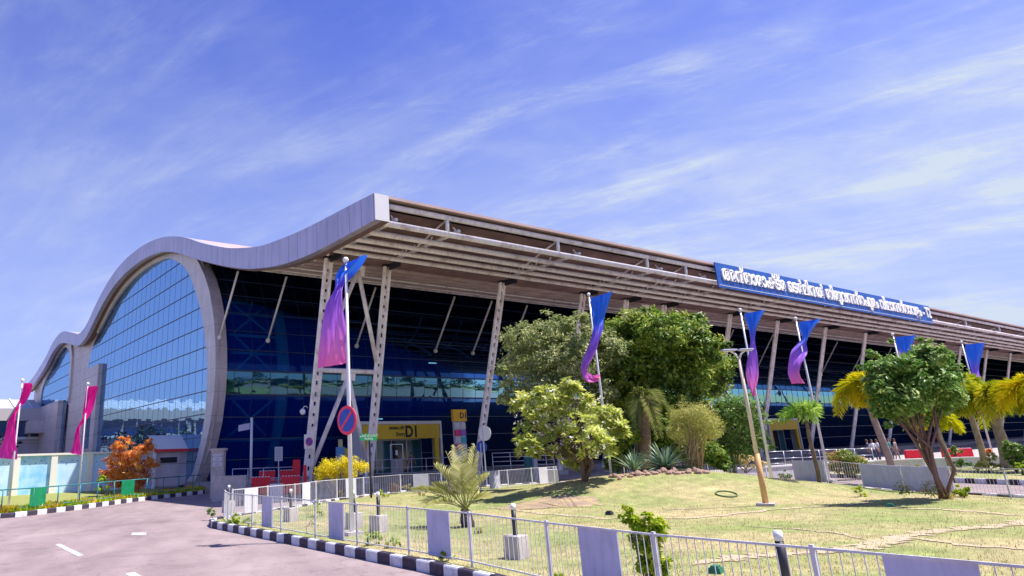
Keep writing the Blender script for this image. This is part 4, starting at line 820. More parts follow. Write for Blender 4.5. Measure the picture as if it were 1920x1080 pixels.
# stuff: short grass and verge plants nobody could count
def scatter_blades(name, label, pts_h, size, mat, wide=.12):
    P_ = np.array(pts_h); n = len(P_); up = np.tile([0, 0, 1.0], (n, 1)) + rng.normal(size=(n, 3)) * .35; nr = rng.normal(size=(n, 3)); nr[:, 2] *= .2; ln = size * (.6 + .8 * rng.random(n))
    P_[:, 2] += ln * .4; patch = 0.5 + 0.5 * np.sin(P_[:, 0] * 1.1) * np.cos(P_[:, 1] * .9)
    o = leaves_object(name, P_, nr, up, ln, ln * wide, .5 * patch + .5 * rng.random(n), FOL[mat], None); return tag(o, label, None, None, 'stuff')
pts = []
while len(pts) < 60000:
    x = random.uniform(7.5, 30); y = random.uniform(-3, 30); a = lerp_tab(XL, y) + .15; b = lerp_tab(XR, y) - .15
    if not a < x < b: continue
    d = math.hypot(x, y)
    if random.random() < min(1, (11 / d) ** 1.6): pts.append((x, y, ground_h(x, y)))
scatter_blades('grass', 'short dry grass covering the lawn', pts, .05, 'grass', .16)
for (nm, cnt, m_, sz) in (('low green bedding plants along the left verge', 4200, 'lime', .24), ('low orange and yellow bedding plants along the left verge', 2600, 'gold', .26), ('low reddish bedding plants along the left verge', 1000, 'orange', .28)):
    pts = []
    for k in range(cnt):
        u = random.random() * (len(LK) - 1.01); i = int(u); p = LK[i].lerp(LK[i + 1], u - i); v = random.random() ** 1.5 * 2.6
        if m_ != 'lime' and math.sin(p.x * 3.1) + random.uniform(-.6, .6) < .1: continue
        pts.append((p.x - .05 * v + .1, p.y + .3 + v, .12))
    scatter_blades('verge_plants', nm, pts, sz, m_, .3)
# stones round the bed on the mound
STW = ['at the left end of the row', 'second from the left end', 'third from the left end', 'fourth from the left end', 'fifth from the left end', 'sixth from the left end', 'seventh, left of the ragged palm', 'eighth, beside the ragged palm', 'ninth, under the ragged palm', 'tenth, right of the ragged palm', 'eleventh, left edge of the agave', 'twelfth, beneath the agave leaves', 'thirteenth, before the agave', 'fourteenth, before the agave centre', 'fifteenth, right of the agave centre', 'sixteenth, at the right edge of the agave', 'seventeenth, between agave and cane clump', 'eighteenth, just right of the agave', 'ninth from the right end', 'eighth from the right end', 'seventh from the right end', 'sixth from the right end, under the canes', 'fifth from the right end', 'fourth from the right end', 'second from the right end', 'at the right end of the row']
stn = P('brown_stone', (0.34, 0.22, 0.18), 0.9, noise=(5, (0.22, 0.13, 0.11), 0.4, 0.7))
for k in range(26):
    x = 1145 + k * 7.2 + random.uniform(-3, 3); b0 = AD(x, 893, 26.4 + random.uniform(-.25, .4)); b0.z = ground_h(b0.x, b0.y) + .015; mb = MB(); mb.ball(b0, random.uniform(.09, .15), 7, 5, (random.uniform(.8, 1.7), random.uniform(.7, 1.2), random.uniform(.5, 1.3)))
    tag(mb.build('edging_stone', stn), '%s brown edging stone of the mound bed, %s' % (('rough', 'squat', 'pale', 'pointed')[k % 4], STW[k]), 'stone', 'edging stones along the front of the mound bed')
# far wood seen mirrored in the glass, beyond the road to the west and south
pts = []; 
bl = []
for k in range(60):
    bl.append((Vector((-75 + k * 1.47, 108 + random.uniform(-2.5, 2.5), random.uniform(2.4, 4.4))), random.uniform(2.8, 3.9)))
for k in range(46): bl.append((Vector((-52 + k * 1.25, 76 + random.uniform(-1.5, 1.5), 1.2)), random.uniform(1.2, 1.6)))  # unseen low shrubs, added to darken the sunlit ground mirrored in the gable
p, nr, up, ct = blob_points(bl, 18000, .3, .9, 900, .2); tag(leaves_object('far_wood', p, nr, up, np.full(len(p), .9), np.full(len(p), .6), ct, FOL['wood'], None), 'dark belt of trees and unseen added shrubs, mirrored in the gable glass', None, None, 'stuff')
bl = []
for k in range(60):
    x = -60 + k * 4.4; bl.append((Vector((x, -48 + random.uniform(-5, 5), random.uniform(4, 8))), random.uniform(4.5, 7.5)))
p, nr, up, ct = blob_points(bl, 15000, .5, 1.0, 500, .16); tag(leaves_object('far_wood', p, nr, up, np.full(len(p), 1.1), np.full(len(p), .8), ct, FOL['wood'], None), 'dark belt of tall trees behind the viewer, mirrored in the front glass', None, None, 'stuff')

# ================================================================ things on the site
def on_plane(x, y, p0, nrm=FWD):
    d = Vector(ray(x, y)); t = (Vector(p0) - Vector(CAMP)).dot(nrm) / d.dot(nrm); return Vector(CAMP) + d * t
# ---- the blue banner board on the eave
YB = 26.62; xa, xb = AY(1345, 518, YB).x, AY(1746, 590, YB).x; zt, zb = 14.38, 12.55
t = thing('banner_board', 'long blue banner with white Malayalam lettering fixed along the roof eave', 'sign', ((xa + xb) / 2, YB, zb))
mb = MB(); mb.box(((xa + xb) / 2, YB + .06, (zt + zb) / 2), (xb - xa, .08, zt - zb)); mb.build('board', P('banner_blue', (0.006, 0.075, 0.36), 0.5, noise=(1.5, (0.008, 0.10, 0.42), 0.45, 0.7)), t)
mb = MB(); mb.box(((xa + xb) / 2, YB + .01, zb + .16), (xb - xa - .2, .02, .03)); mb.build('border_line', white, t)
S_ = "അന്താരാഷ്ട്ര െടർമിനൽ തിരുവനന്തപുരം വിമാനത്താവളം - T2"
text_mesh(S_, 1.42, P('letter_white', (0.85, 0.85, 0.85), 0.5), (AY(1354, 520, YB).x, YB - .03, 13.18), (1, 0, 0), (0, 0, 1), t, depth=.05, bold=.04, width=xb - AY(1354, 520, YB).x - .25)

# ---- flag poles with long twisted flags
def flagmat(name, stops):
    mt = bpy.data.materials.new(name); mt.use_nodes = True; n = mt.node_tree.nodes; l = mt.node_tree.links; b = n['Principled BSDF']; at = n.new('ShaderNodeAttribute'); at.attribute_name = 'run'
    cr = n.new('ShaderNodeValToRGB'); l.new(at.outputs['Fac'], cr.inputs[0]); e = cr.color_ramp.elements; e[0].position = stops[0][0]; e[0].color = (*stops[0][1], 1); e[1].position = stops[-1][0]; e[1].color = (*stops[-1][1], 1)
    for p_, c_ in stops[1:-1]: q = e.new(p_); q.color = (*c_, 1)
    l.new(cr.outputs[0], b.inputs['Base Color']); b.inputs['Roughness'].default_value = .55; t = n.new('ShaderNodeBsdfTranslucent'); l.new(cr.outputs[0], t.inputs[0]); mx = n.new('ShaderNodeMixShader'); mx.inputs[0].default_value = .35
    l.new(b.outputs[0], mx.inputs[1]); l.new(t.outputs[0], mx.inputs[2]); l.new(mx.outputs[0], n['Material Output'].inputs[0]); return mt
FM = flagmat('dyed_flag', [(0.0, (0.01, 0.13, 0.78)), (0.22, (0.02, 0.16, 0.86)), (0.42, (0.26, 0.12, 0.74)), (0.7, (0.50, 0.16, 0.74)), (0.85, (0.78, 0.20, 0.64)), (1.0, (0.92, 0.16, 0.50))])
FP = flagmat('pink_flag', [(0.0, (0.90, 0.005, 0.32)), (0.6, (0.86, 0.005, 0.36)), (1.0, (0.72, 0.04, 0.48))])
def flagpole(label, base, topz, rows, mat, r_=.06, z0=.1, group='flag poles with long flags', fold=.12):
    base = Vector((base.x, base.y, base.z)); t = thing('flagpole', label, 'flagpole', base, group)
    mb = MB(); tp = Vector((base.x, base.y, topz)); mb.path([base - Vector((0, 0, .1)), base + Vector((0, 0, (topz - base.z) * .5)), tp], [r_, r_ * .9, r_ * .62], 12); mb.build('pole', P('pole_white', (0.70, 0.71, 0.78), 0.35, 0.2, noise=(2, (0.55, 0.55, 0.62), 0.5, 0.8)), t, smooth=True)
    mb = MB(); mb.ball(tp + Vector((0, 0, .07)), .085, 12, 8); mb.build('finial', white, t, smooth=True)
    mb = MB(); mb.box(base + Vector((0, 0, .02)), (.45, .45, .12)); mb.build('base_block', conc, t)
    nr, nc = (len(rows) - 1) * 6, 22; vs = []; run = []
    for i in range(nr + 1):
        u = i / nr * (len(rows) - 1); k = min(len(rows) - 2, int(u)); f_ = u - k
        def cr(a, b, c, d, t_): return 0.5 * ((2 * b) + (-a + c) * t_ + (2 * a - 5 * b + 4 * c - d) * t_ ** 2 + (-a + 3 * b - 3 * c + d) * t_ ** 3)
        R4 = [rows[max(0, k - 1)], rows[k], rows[k + 1], rows[min(len(rows) - 1, k + 2)]]
        q = [cr(*[r4[j] for r4 in R4], f_) for j in range(4)]
        A = on_plane(q[0], q[1], base); B = on_plane(q[2], q[3], base)
        for j in range(nc + 1):
            v = j / nc; p = A.lerp(B, v); wv = fold * math.sin(v * 6.3 + u * 1.1) * (.4 + v * .6) + .035 * math.sin(v * 15 + u * 2.3) + .02 * math.sin(v * 27 - u * 1.7) + .25 * math.sin(u * .9) * v; vs.append(p + FWD * (wv - .08)); run.append(i / nr)
    fs = [(i * (nc + 1) + j, i * (nc + 1) + j + 1, (i + 1) * (nc + 1) + j + 1, (i + 1) * (nc + 1) + j) for i in range(nr) for j in range(nc)]
    mb = MB(); mb.add(vs, fs); o = mb.build('flag', mat, t, smooth=True); at = o.data.attributes.new('run', 'FLOAT', 'POINT'); at.data.foreach_set('value', run)
    return t
b0 = G(660, 1004, .13); b0.z = ground_h(b0.x, b0.y)
flagpole('tallest-looking flag pole at the front fence with a wide blue to pink flag', b0, AY(649, 492, b0.y).z, [(648, 494, 689, 479), (636, 505, 683, 488), (629, 520, 668, 507), (629, 535, 655, 524), (625, 550, 644, 542), (612, 575, 643, 570), (604, 607, 647, 603), (600, 640, 651, 634), (597, 670, 652, 662), (596, 692, 652, 678)], FM)
b0 = AD(1145, 880, 30.8); b0.z = ground_h(b0.x, b0.y)
flagpole('flag pole on the mound, its flag curling to a pink hook before the ficus', b0, AY(1105, 555, b0.y).z, [(1107, 559, 1148, 547), (1109, 580, 1142, 573), (1111, 600, 1137, 592), (1112, 614, 1132, 606), (1108, 631, 1126, 622), (1101, 650, 1119, 641), (1094, 670, 1114, 660), (1089, 688, 1107, 680), (1090, 704, 1104, 694), (1098, 715, 1109, 702), (1110, 718, 1115, 704), (1122, 714, 1122, 703)], FM)
b0 = G(1388, 584, 7.6); b0.z = .1
flagpole('flag pole beside the street lamp, its blue flag pinched to a thin pink tail', b0, 7.6, [(1394, 588, 1434, 582), (1398, 602, 1429, 598), (1402, 617, 1424, 615), (1406, 640, 1416, 640), (1402, 660, 1412, 662), (1397, 680, 1413, 684), (1398, 700, 1416, 706), (1402, 722, 1418, 728), (1409, 742, 1420, 743)], FM)
b0 = G(1492, 600, 7.6); b0.z = .1
flagpole('flag pole over the young palm with a flag bent in an S', b0, 7.6, [(1496, 604, 1540, 598), (1499, 618, 1530, 613), (1502, 635, 1519, 637), (1492, 647, 1514, 652), (1480, 661, 1505, 667), (1475, 680, 1494, 684), (1477, 698, 1493, 697), (1480, 711, 1502, 706), (1482, 720, 1515, 718)], FM)
b0 = G(1674, 629, 7.6); b0.z = .1
flagpole('flag pole almost hidden behind the round-headed tree, only its blue flag top showing', b0, 7.6, [(1677, 632, 1717, 629), (1682, 652, 1714, 650), (1690, 670, 1710, 670), (1694, 690, 1706, 690), (1692, 715, 1710, 715), (1695, 745, 1715, 745)], FM)
b0 = G(1803, 643, 7.6); b0.z = .1
flagpole('rightmost flag pole with a broad blue flag above the foxtail palms', b0, 7.6, [(1808, 646, 1846, 643), (1811, 665, 1846, 663), (1817, 688, 1842, 688), (1822, 704, 1838, 704), (1826, 722, 1836, 722), (1826, 750, 1842, 750), (1832, 775, 1852, 772)], FM)
b0 = G(15, 957, .12)
flagpole('leftmost flag pole with a twisted magenta flag, cut by the left edge', b0, AY(45, 716, b0.y).z, [(46, 718, 61.5, 719), (42, 735, 54, 736), (38, 750, 44, 752), (36, 758, 39.5, 760), (29, 772, 37, 771), (19, 790, 36, 792), (9, 817, 34, 820), (1, 842, 31, 846), (-3, 858, 27, 862)], FP, r_=.05)
b0 = G(146, 944, .12)
flagpole('flag pole with a twisted magenta flag standing near the croton bush', b0, AY(161, 722, b0.y).z, [(163, 725, 184, 724), (160, 745, 177, 746), (157, 768, 169, 770), (155, 785, 160, 788), (150, 796, 156, 798), (144, 810, 155, 810), (138, 828, 154, 830), (134, 844, 153, 850), (131, 849, 152, 854)], FP, r_=.05)

# ---- street lamp
b0 = G(1437, 950, .13); b0.z = ground_h(b0.x, b0.y); zt = AY(1387, 668, b0.y).z
t = thing('street_lamp', 'T-headed street lamp with an orange-tan lower pole on the slope of the mound', 'street lamp', b0)
mb = MB(); mb.path([b0, b0 + Vector((0, 0, 1.5))], [.085, .08], 12); mb.build('pole_sleeve', P('tan_pole', (0.62, 0.36, 0.14), 0.6, noise=(4, (0.48, 0.28, 0.13), 0.45, 0.7)), t, smooth=True)
mb = MB(); tp = Vector((b0.x, b0.y, zt)); mb.path([b0 + Vector((0, 0, 1.45)), tp], [.062, .045], 12); mb.build('pole', P('pale_tan_pole', (0.62, 0.52, 0.42), 0.6), t, smooth=True)
for s_ in (-1, 1):
    mb = MB(); mb.path([tp - Vector((0, 0, .1)), tp + RIGHT * .1 * s_ + Vector((0, 0, .08)), tp + RIGHT * .26 * s_ + Vector((0, 0, .17))], [.035, .03, .02], 7); mb.build('arm', steel, t, smooth=True)
    mb = MB(); mb.box(tp + RIGHT * .27 * s_ + Vector((0, 0, .2)), (.46, .2, .055), rz=math.atan2(RIGHT.y, RIGHT.x)); h_ = mb.build('lamp_head', greyp, t, bevel=.02)
    mb = MB(); mb.box(tp + RIGHT * .28 * s_ + Vector((0, 0, .165)), (.34, .14, .015), rz=math.atan2(RIGHT.y, RIGHT.x)); o = mb.build('lens', white, t); o.parent = h_
mb = MB(); mb.box(b0 + Vector((0, 0, .02)), (.5, .5, .12), rz=.4); mb.build('footing', conc, t)

# ---- fences
def fence(label, path, h, z, bay=2.05, panel_every=2, panel_w=.76, panel_off=.5, pmat=None, phase=0, bars=.115, wmat=None, group=None, long_panels=()):
    wmat = wmat or P('weathered_white', (0.58, 0.58, 0.63), 0.6, noise=(5, (0.42, 0.38, 0.39), 0.45, 0.75)); q = resample(path, bay); zf = z if callable(z) else (lambda x, y: z)
    o0 = Vector((q[0].x, q[0].y, zf(q[0].x, q[0].y))); t = thing('metal_fence', label, 'fence', o0, group)
    top = MB(); inf = MB()
    for i, a in enumerate(q):
        za = zf(a.x, a.y); m_ = MB(); m_.box((a.x, a.y, za + h / 2 + .01), (.042, .042, h + .05)); m_.build('post', wmat, t)
        if i == len(q) - 1: break
        b = q[i + 1]; zb_ = zf(b.x, b.y); A = Vector((a.x, a.y, za)); B = Vector((b.x, b.y, zb_)); d = (B - A); ln = d.length
        if ln < .2: continue
        for hh, w_ in ((h, .024), (.10, .022)): inf.bar(A + Vector((0, 0, hh)), B + Vector((0, 0, hh)), w_, w_)
        pz = None
        if (i + phase) % panel_every == 0 and ln > bay * .8: pz = (panel_off - panel_w / 2 / ln, panel_off + panel_w / 2 / ln)
        if i in long_panels: pz = (.02, .98)
        k = bars / 2
        while k < ln:
            u = k / ln; k += bars
            if pz and pz[0] < u < pz[1]: continue
            p = A.lerp(B, u); inf.box(p + Vector((0, 0, h / 2 + .04)) + Vector((random.uniform(-.004, .004), 0, 0)), (.0085, .0085, h - .1))
        if pz:
            m_ = MB(); pa = A.lerp(B, pz[0]); pb = A.lerp(B, pz[1]); n_v = Vector((-d.y, d.x, 0)).normalized() * -.02
            m_.prism([pa + Vector((0, 0, .06)) + n_v, pb + Vector((0, 0, .06)) + n_v, pb + Vector((0, 0, h - .01)) + n_v, pa + Vector((0, 0, h - .01)) + n_v], n_v.normalized() * .012); m_.build('panel', pmat or greyp, t)
    inf.build('railing', wmat, t); return t
gh = lambda x, y: ground_h(x, y) - .01
FPATH = [(lerp_tab(XL, y) + .38, y) for y in np.arange(-4.2, 23.4, .5)] + [(9.8, 23.8)]
fence('white barred fence with grey-blue panels along the kerb in the foreground', FPATH, .88, gh, phase=1, pmat=greyp)
lightp = P('pale_panel', (0.58, 0.58, 0.66), 0.5, noise=(2, (0.50, 0.50, 0.58), 0.4, 0.7))
BP = [G(560, 933, .13), G(640, 931, .13), G(720, 928.5, .13), G(830, 924, .13), G(930, 919, .13)]; BP = [(v.x, v.y) for v in BP]
BP = [(10.2, 24.1), (11.4, 24.7), (13.0, 25.6), (15.3, 27.3), (17.6, 28.8), (19.6, 29.2), (22.2, 27.9), (24.6, 27.0), (27.5, 27.4), (30.5, 27.8)]
fence('white barred fence with pale panels along the back of the lawn, before the entrance', BP, .88, gh, phase=0, bay=2.0, pmat=lightp)
RP = [(lerp_tab(XR, y) - .4, y) for y in np.arange(25.5, -4, -.5)]
fence('white barred fence with long blue-grey panels along the right side of the lawn', RP, .85, gh, bay=1.7, panel_every=50, long_panels=(6, 8, 9, 12, 14), pmat=greyp)

# ---- bollards
def bollard(label, b0, blk=.36, h=.95):
    b0 = Vector((b0.x, b0.y, ground_h(b0.x, b0.y))); t = thing('bollard', label, 'bollard', b0, 'black and white bollards set in concrete along the fence')
    mb = MB(); mb.box(b0 + Vector((0, 0, blk * .55)), (blk, blk, blk * 1.15), rz=.2, taper=.95); mb.build('concrete_block', conc, t, bevel=.015)
    mb = MB(); mb.tube(b0 + Vector((0, 0, blk)), b0 + Vector((0, 0, h - .1)), .046, n=12); mb.build('post', black, t, smooth=True)
    mb = MB(); mb.tube(b0 + Vector((0, 0, h - .1)), b0 + Vector((0, 0, h)), .048, n=12); mb.ball(b0 + Vector((0, 0, h)), .046, 12, 6, (1, 1, .3)); mb.build('cap', white, t, smooth=True)
for x, y, lb in [(970, 1046, 'white-capped bollard in a big concrete block, left of the wide grey panel'), (711, 1000, 'bollard in a concrete block right of the tall flag pole'), (545, 976, 'bollard in a concrete block between the first two grey panels'), (428, 962, 'bollard nearest the left corner of the front fence'), (664, 992, 'bollard standing directly behind the foot of the tall flag pole')]: bollard(lb, G(x, y, .13))
b0 = G(1457, 994, 1.09); bollard('nearest bollard, its white cap above the fence rail at the bottom right', b0)
b0 = G(695, 940, .13); mb = MB()
for k in range(4): pass
b0 = G(840, 926, .13); b0.z = ground_h(b0.x, b0.y); mb = MB(); mb.box(b0 + Vector((0, 0, .12)), (.3, .3, .28), rz=.3); mb.box(b0 + Vector((0, 0, .28)), (.24, .24, .05), rz=.3); tag(mb.build('concrete_block', conc), 'small concrete block on the lawn left of the short palm', 'block')

# ---- signs
def nopark(t, c, r_, nrm, up=Vector((0, 0, 1))):
    nrm = Vector(nrm).normalized(); s_ = up.cross(nrm).normalized()
    mb = MB(); mb.disc(c - nrm * .012, nrm, r_, .02, 40); mb.build('rim', crim, t)
    mb = MB(); mb.disc(c + nrm * .003, nrm, r_ * .78, .012, 40); mb.build('face', blue, t)
    d = (up + s_).normalized(); e = (up - s_).normalized(); w_ = r_ * .09; L_ = r_ * .78; mb = MB(); p = c + nrm * .0105
    mb.prism([p - d * L_ - e * w_, p + d * L_ - e * w_, p + d * L_ + e * w_, p - d * L_ + e * w_], nrm * .006); mb.build('slash', crim, t)
pb = G(660, 1004, .13); zc = on_plane(653.5, 788, pb, Vector((0, 1, 0))).z; c = Vector((pb.x - .09, pb.y - .01, zc))
t = thing('no_parking_sign', 'large round blue no-parking sign with a crimson rim on the tall flag pole', 'sign', c); nopark(t, c, .37, (-1, -.18, 0))
mb = MB(); mb.box(c + Vector((.045, 0, .1)), (.03, .18, .05)); mb.box(c + Vector((.045, 0, -.1)), (.03, .18, .05)); mb.build('bracket', darkm, t)
xl = 20.2; c = Vector((xl - .12, 36.35, on_plane(580, 828, Vector((20.2, 36.5, 0)), Vector((0, 1, 0))).z)); c = AY(580, 828, 36.2)
t = thing('no_parking_plate', 'white square plate with a blue no-parking disc on the left column', 'sign', c); mb = MB(); mb.box(c + Vector((0, .03, 0)), (.62, .03, .78)); mb.build('plate', white, t); nopark(t, c, .24, (0, -1, 0))
b0 = G(696, 933, .13); b0.z = ground_h(b0.x, b0.y); D = depth_of(b0)
t = thing('direction_sign', 'small green sign with white writing on a black post before the entrance canopy', 'sign', b0)
mb = MB(); zt = on_plane(690, 815, b0).z; mb.tube(b0, (b0.x, b0.y, zt), .05, n=8); mb.build('post', darkm, t, smooth=True)
a = on_plane(676, 826, b0); b = on_plane(707, 826, b0); hgt = zt - a.z + .05; mb = MB(); mb.prism([a - FWD * .08, b - FWD * .08, b - FWD * .08 + Vector((0, 0, hgt)), a - FWD * .08 + Vector((0, 0, hgt))], FWD * .03); mb.build('sign_face', grs, t)
lw = P('letter_white', (0.85, 0.85, 0.85)); mid = (a + b) / 2
text_mesh('പാർക്കിങ്', .15, lw, mid - FWD * .10 + Vector((0, 0, hgt * .55)), RIGHT, (0, 0, 1), t, align='CENTER', depth=.004, bold=.004)
text_mesh('Parking', .13, lw, mid - FWD * .10 + Vector((0, 0, hgt * .15)), RIGHT, (0, 0, 1), t, align='CENTER', depth=.004, bold=.004)
# entrance canopies
def portal(x0, x1, zt=4.42, yf=47.4):
    t = thing('entrance_canopy', 'yellow entrance canopy marked D1 in front of the dark glass', 'entrance', ((x0 + x1) / 2, yf, .3)); w_ = x1 - x0; xm = (x0 + x1) / 2
    mb = MB(); mb.box((xm, yf + 1.2, zt - .12), (w_, 2.6, .24)); mb.box((x0 + .09, yf + .5, (zt + .2) / 2 - .05), (.18, 1.2, zt - .5)); mb.box((x1 - .09, yf + .5, (zt + .2) / 2 - .05), (.18, 1.2, zt - .5)); mb.build('frame', white, t)
    mb = MB(); mb.box((xm, yf - .02, zt - .82), (w_ - .5, .12, 1.12)); mb.build('sign_band', yel, t)
    for xx in (x0 + .55, x1 - .55): mb = MB(); mb.box((xx, yf + .1, (zt - 1.4) / 2 + .3), (.42, .25, zt - 1.95)); mb.build('pilaster', yel, t)
    for k in range(4): xx = x0 + 1.0 + (w_ - 2) * (k + .5) / 4; mb = MB(); mb.box((xx, yf + 1.6, 1.65), ((w_ - 2) / 4 - .08, .05, 2.6)); mb.build('door_leaf', P('teal_door_glass', (0.02, 0.12, 0.16), 0.08, 0.0, 0.8) if k % 2 else P('dark_door_glass', (0.01, 0.02, 0.05), 0.08, 0.0, 0.8), t)
    mb = MB(); 
    for k in range(5): xx = x0 + 1.0 + (w_ - 2) * k / 4; mb.box((xx, yf + 1.57, 1.65), (.06, .08, 2.7))
    mb.box((xm, yf + 1.57, 3.0), (w_ - 2, .08, .08))
    mb.build('door_frame', pipe, t); return t
xa, xb = AY(674, 790, 47.4).x, AY(826, 790, 47.4).x; t = portal(xa, xb); yp = 47.4 - .09
c = AY(760, 817.5, yp); text_mesh('D1', 1.22, ink, (c.x, yp, 3.19), (1, 0, 0), (0, 0, 1), t, depth=.01, bold=.045, width=AY(781, 817, yp).x - c.x)
text_mesh('പ്രവേശനം | प्रवेश', .34, ink, (AY(729, 806, yp).x, yp, 3.78), (1, 0, 0), (0, 0, 1), t, depth=.01, bold=.006, width=AY(758, 806, yp).x - AY(729, 806, yp).x)
text_mesh('Entry', .42, ink, (AY(743, 815, yp).x, yp, 3.28), (1, 0, 0), (0, 0, 1), t, depth=.01, bold=.008)
xa = AY(1440, 800, 47.4).x; t2 = portal(xa, xa + 7.5); t2['label'] = 'second yellow entrance canopy, half hidden by the young palm'
c = AY(862, 812, 44.0); z1 = AY(860, 768, 44).z; z0 = AY(860, 790, 44).z; xa, xb = AY(848, 780, 44).x, AY(873, 780, 44).x
t = thing('totem_sign', 'tall information totem with an amber D1 head and coloured tiles behind the short palm', 'sign', ((xa + xb) / 2, 44, .3)); xm = (xa + xb) / 2; w_ = xb - xa
mb = MB(); mb.box((xm, 44, (z0 + z1) / 2), (w_, .25, z1 - z0)); mb.build('head', yel2, t); text_mesh('D1', .62, ink, (xm - .05, 43.86, z0 + .25), (1, 0, 0), (0, 0, 1), t, depth=.006, bold=.014)
cols = [[(.62, .62, .7), (.62, .62, .7)], [(.75, .02, .15), (.35, .12, .6)], [(.7, .65, .75), (.02, .45, .55)], [(.75, .15, .3), (.65, .65, .7)], [(.65, .65, .72), (.65, .65, .72)]]
hh = (z0 - .9) / 6.2
for i, rw in enumerate(cols):
    for j, c_ in enumerate(rw): mb = MB(); mb.box((xm + (j - .5) * w_ * .42, 43.98, z0 - .08 - hh * (i + .5)), (w_ * .38, .12, hh * .82)); mb.build('tile', P('tile_%d%d' % (i, j), c_, .5), t)
mb = MB(); mb.box((xm, 44.1, (z0 + .3) / 2), (w_ * .86, .1, z0 - .3)); mb.build('back_board', lightp, t)
# round white sign and shield, seen from the back
b0 = AD(912, 900, 39); b0.z = .0; t = thing('round_sign', 'white round sign on a thin post beside the tall column', 'sign', b0); c = on_plane(909, 812, b0); mb = MB(); mb.tube(b0, (b0.x, b0.y, c.z + .3), .035, n=8); mb.build('post', pipe, t); mb = MB(); mb.disc(c + Vector((-.05, -.05, 0)), (-1, -.2, 0), .42, .03, 32); mb.build('disc', white, t)
b0 = AD(906, 900, 40.5); b0.z = .0; t = thing('blue_disc_sign', 'small blue disc sign on a thin post left of the round white sign', 'sign', b0); c = on_plane(903, 838, b0); mb = MB(); mb.tube(b0, (b0.x, b0.y, c.z + .2), .03, n=8); mb.build('post', pipe, t); mb = MB(); mb.disc(c, (-.9, -.5, 0), .33, .03, 28); mb.build('disc', blue, t)
b0 = AD(470, 912, 45); b0.z = 0; t = thing('sign_post', 'tall white pole with a small grey panel in front of the dark glass corner', 'sign', b0); zt = on_plane(470, 783, b0).z; mb = MB(); mb.tube(b0, (b0.x, b0.y, zt), .085, n=10); mb.build('pole', white, t, smooth=True)
a = on_plane(447, 809, b0); b = on_plane(468, 805, b0); hgt = .4; mb = MB(); mb.prism([a, b, b + Vector((0, 0, hgt)), a + Vector((0, 0, hgt))], FWD * .05); mb.build('panel', greyp, t)
# pillar, low wall, notice board
def boxpx(name, label, cat, x0, x1, ytop, ybase, depth, thick, mat, z0=0.0, bev=.01, rz=None):
    b0 = AD((x0 + x1) / 2, ybase, depth); b0.z = z0; zt = on_plane((x0 + x1) / 2, ytop, b0).z; w_ = (on_plane(x1, ytop, b0) - on_plane(x0, ytop, b0)).length
    a_ = AZR if rz is None else rz; t = thing(name, label, cat, b0); mb = MB(); mb.box((b0.x, b0.y, (z0 + zt) / 2), (w_, thick, zt - z0), rz=a_); mb.build('body', mat, t, bevel=bev); return t, b0, zt, w_
t, b0, zt, w_ = boxpx('stone_pillar', 'grey stone pillar with a capping slab and a white plate, left of the sign pole', 'pillar', 396, 420, 845, 915, 38, .5, conc)
mb = MB(); mb.box((b0.x, b0.y, zt + .06), (w_ * 1.25, .6, .12), rz=AZR); mb.build('cap_slab', conc, t, bevel=.01); mb = MB(); mb.box(Vector((b0.x, b0.y, zt - .5)) - FWD * .26, (w_ * .7, .02, .62), rz=AZR); pl = mb.build('plate', lightp, t)
for k in range(4): text_mesh(['പാർക്കിങ്', 'NO', 'PARKING', 'HERE'][k], .13, P('grey_ink', (.2, .2, .25)), Vector((b0.x, b0.y, zt - .34 - k * .14)) - FWD * .276, RIGHT, (0, 0, 1), t, align='CENTER', depth=.002)
t, b0, zt, w_ = boxpx('low_wall', 'low pale grey wall beside the stone pillar', 'wall', 397, 461, 892, 935, 35, .3, conc)
t, b0, zt, w_ = boxpx('white_board', 'white board leaning in front of the red barriers', 'board', 505, 531, 907, 930, 33.5, .05, lightp)
b0 = AD(522, 900, 44); b0.z = 0; t = thing('notice_board', 'small pale notice board standing above the pipe railing', 'sign', b0); c = on_plane(522.5, 851, b0); mb = MB(); mb.box(c, (.50, .04, .86), rz=AZR); mb.build('board', lightp, t)
mb = MB(); mb.tube(b0, c, .03, n=6); mb.build('post', pipe, t)
mb = MB(); 
for k in range(6): mb.box(c + Vector((0, 0, .3 - k * .12)) - FWD * .024, (.34, .004, .035), rz=AZR)
mb.build('printed_lines', P('grey_ink', (.2, .2, .25)), t)
# pipe railings
def railing(label, pts, z, h, rails, r_=.025, mat=None, bay=1.6, name='pipe_railing', group=None, panels=(), pm=None, cat='railing'):
    q = resample(pts, bay); t = thing(name, label, cat, (q[0].x, q[0].y, z), group); mat = mat or pipe
    for a in q: m_ = MB(); m_.tube((a.x, a.y, z), (a.x, a.y, z + h), r_, n=7); m_.build('post', mat, t, smooth=True)
    for rr in rails:
        m_ = MB()
        for a, b in zip(q, q[1:]): m_.tube((a.x, a.y, z + h * rr), (b.x, b.y, z + h * rr), r_ * .9, n=7)
        m_.build('rail', mat, t, smooth=True)
    for (i, u0, u1) in panels:
        a = q[i].lerp(q[i + 1], u0); b = q[i].lerp(q[i + 1], u1); m_ = MB(); m_.prism([(a.x, a.y, z + h * .3), (b.x, b.y, z + h * .3), (b.x, b.y, z + h), (a.x, a.y, z + h)], (0, .03, 0)); m_.build('panel', pm or grn, t)
    return t
def pxline(pts, depth): return [(lambda v: (v.x, v.y))(AD(x, y, depth)) for x, y in pts]
railing('silver pipe railing before the dark glass, left of the braced columns', pxline([(436, 890), (562, 890)], 43), .15, 1.25, (1, .42), bay=.95)
railing('silver pipe railing in front of the D1 entrance doors', pxline([(690, 890), (850, 890)], 50), .3, 1.25, (1, .55, .25), bay=1.05)
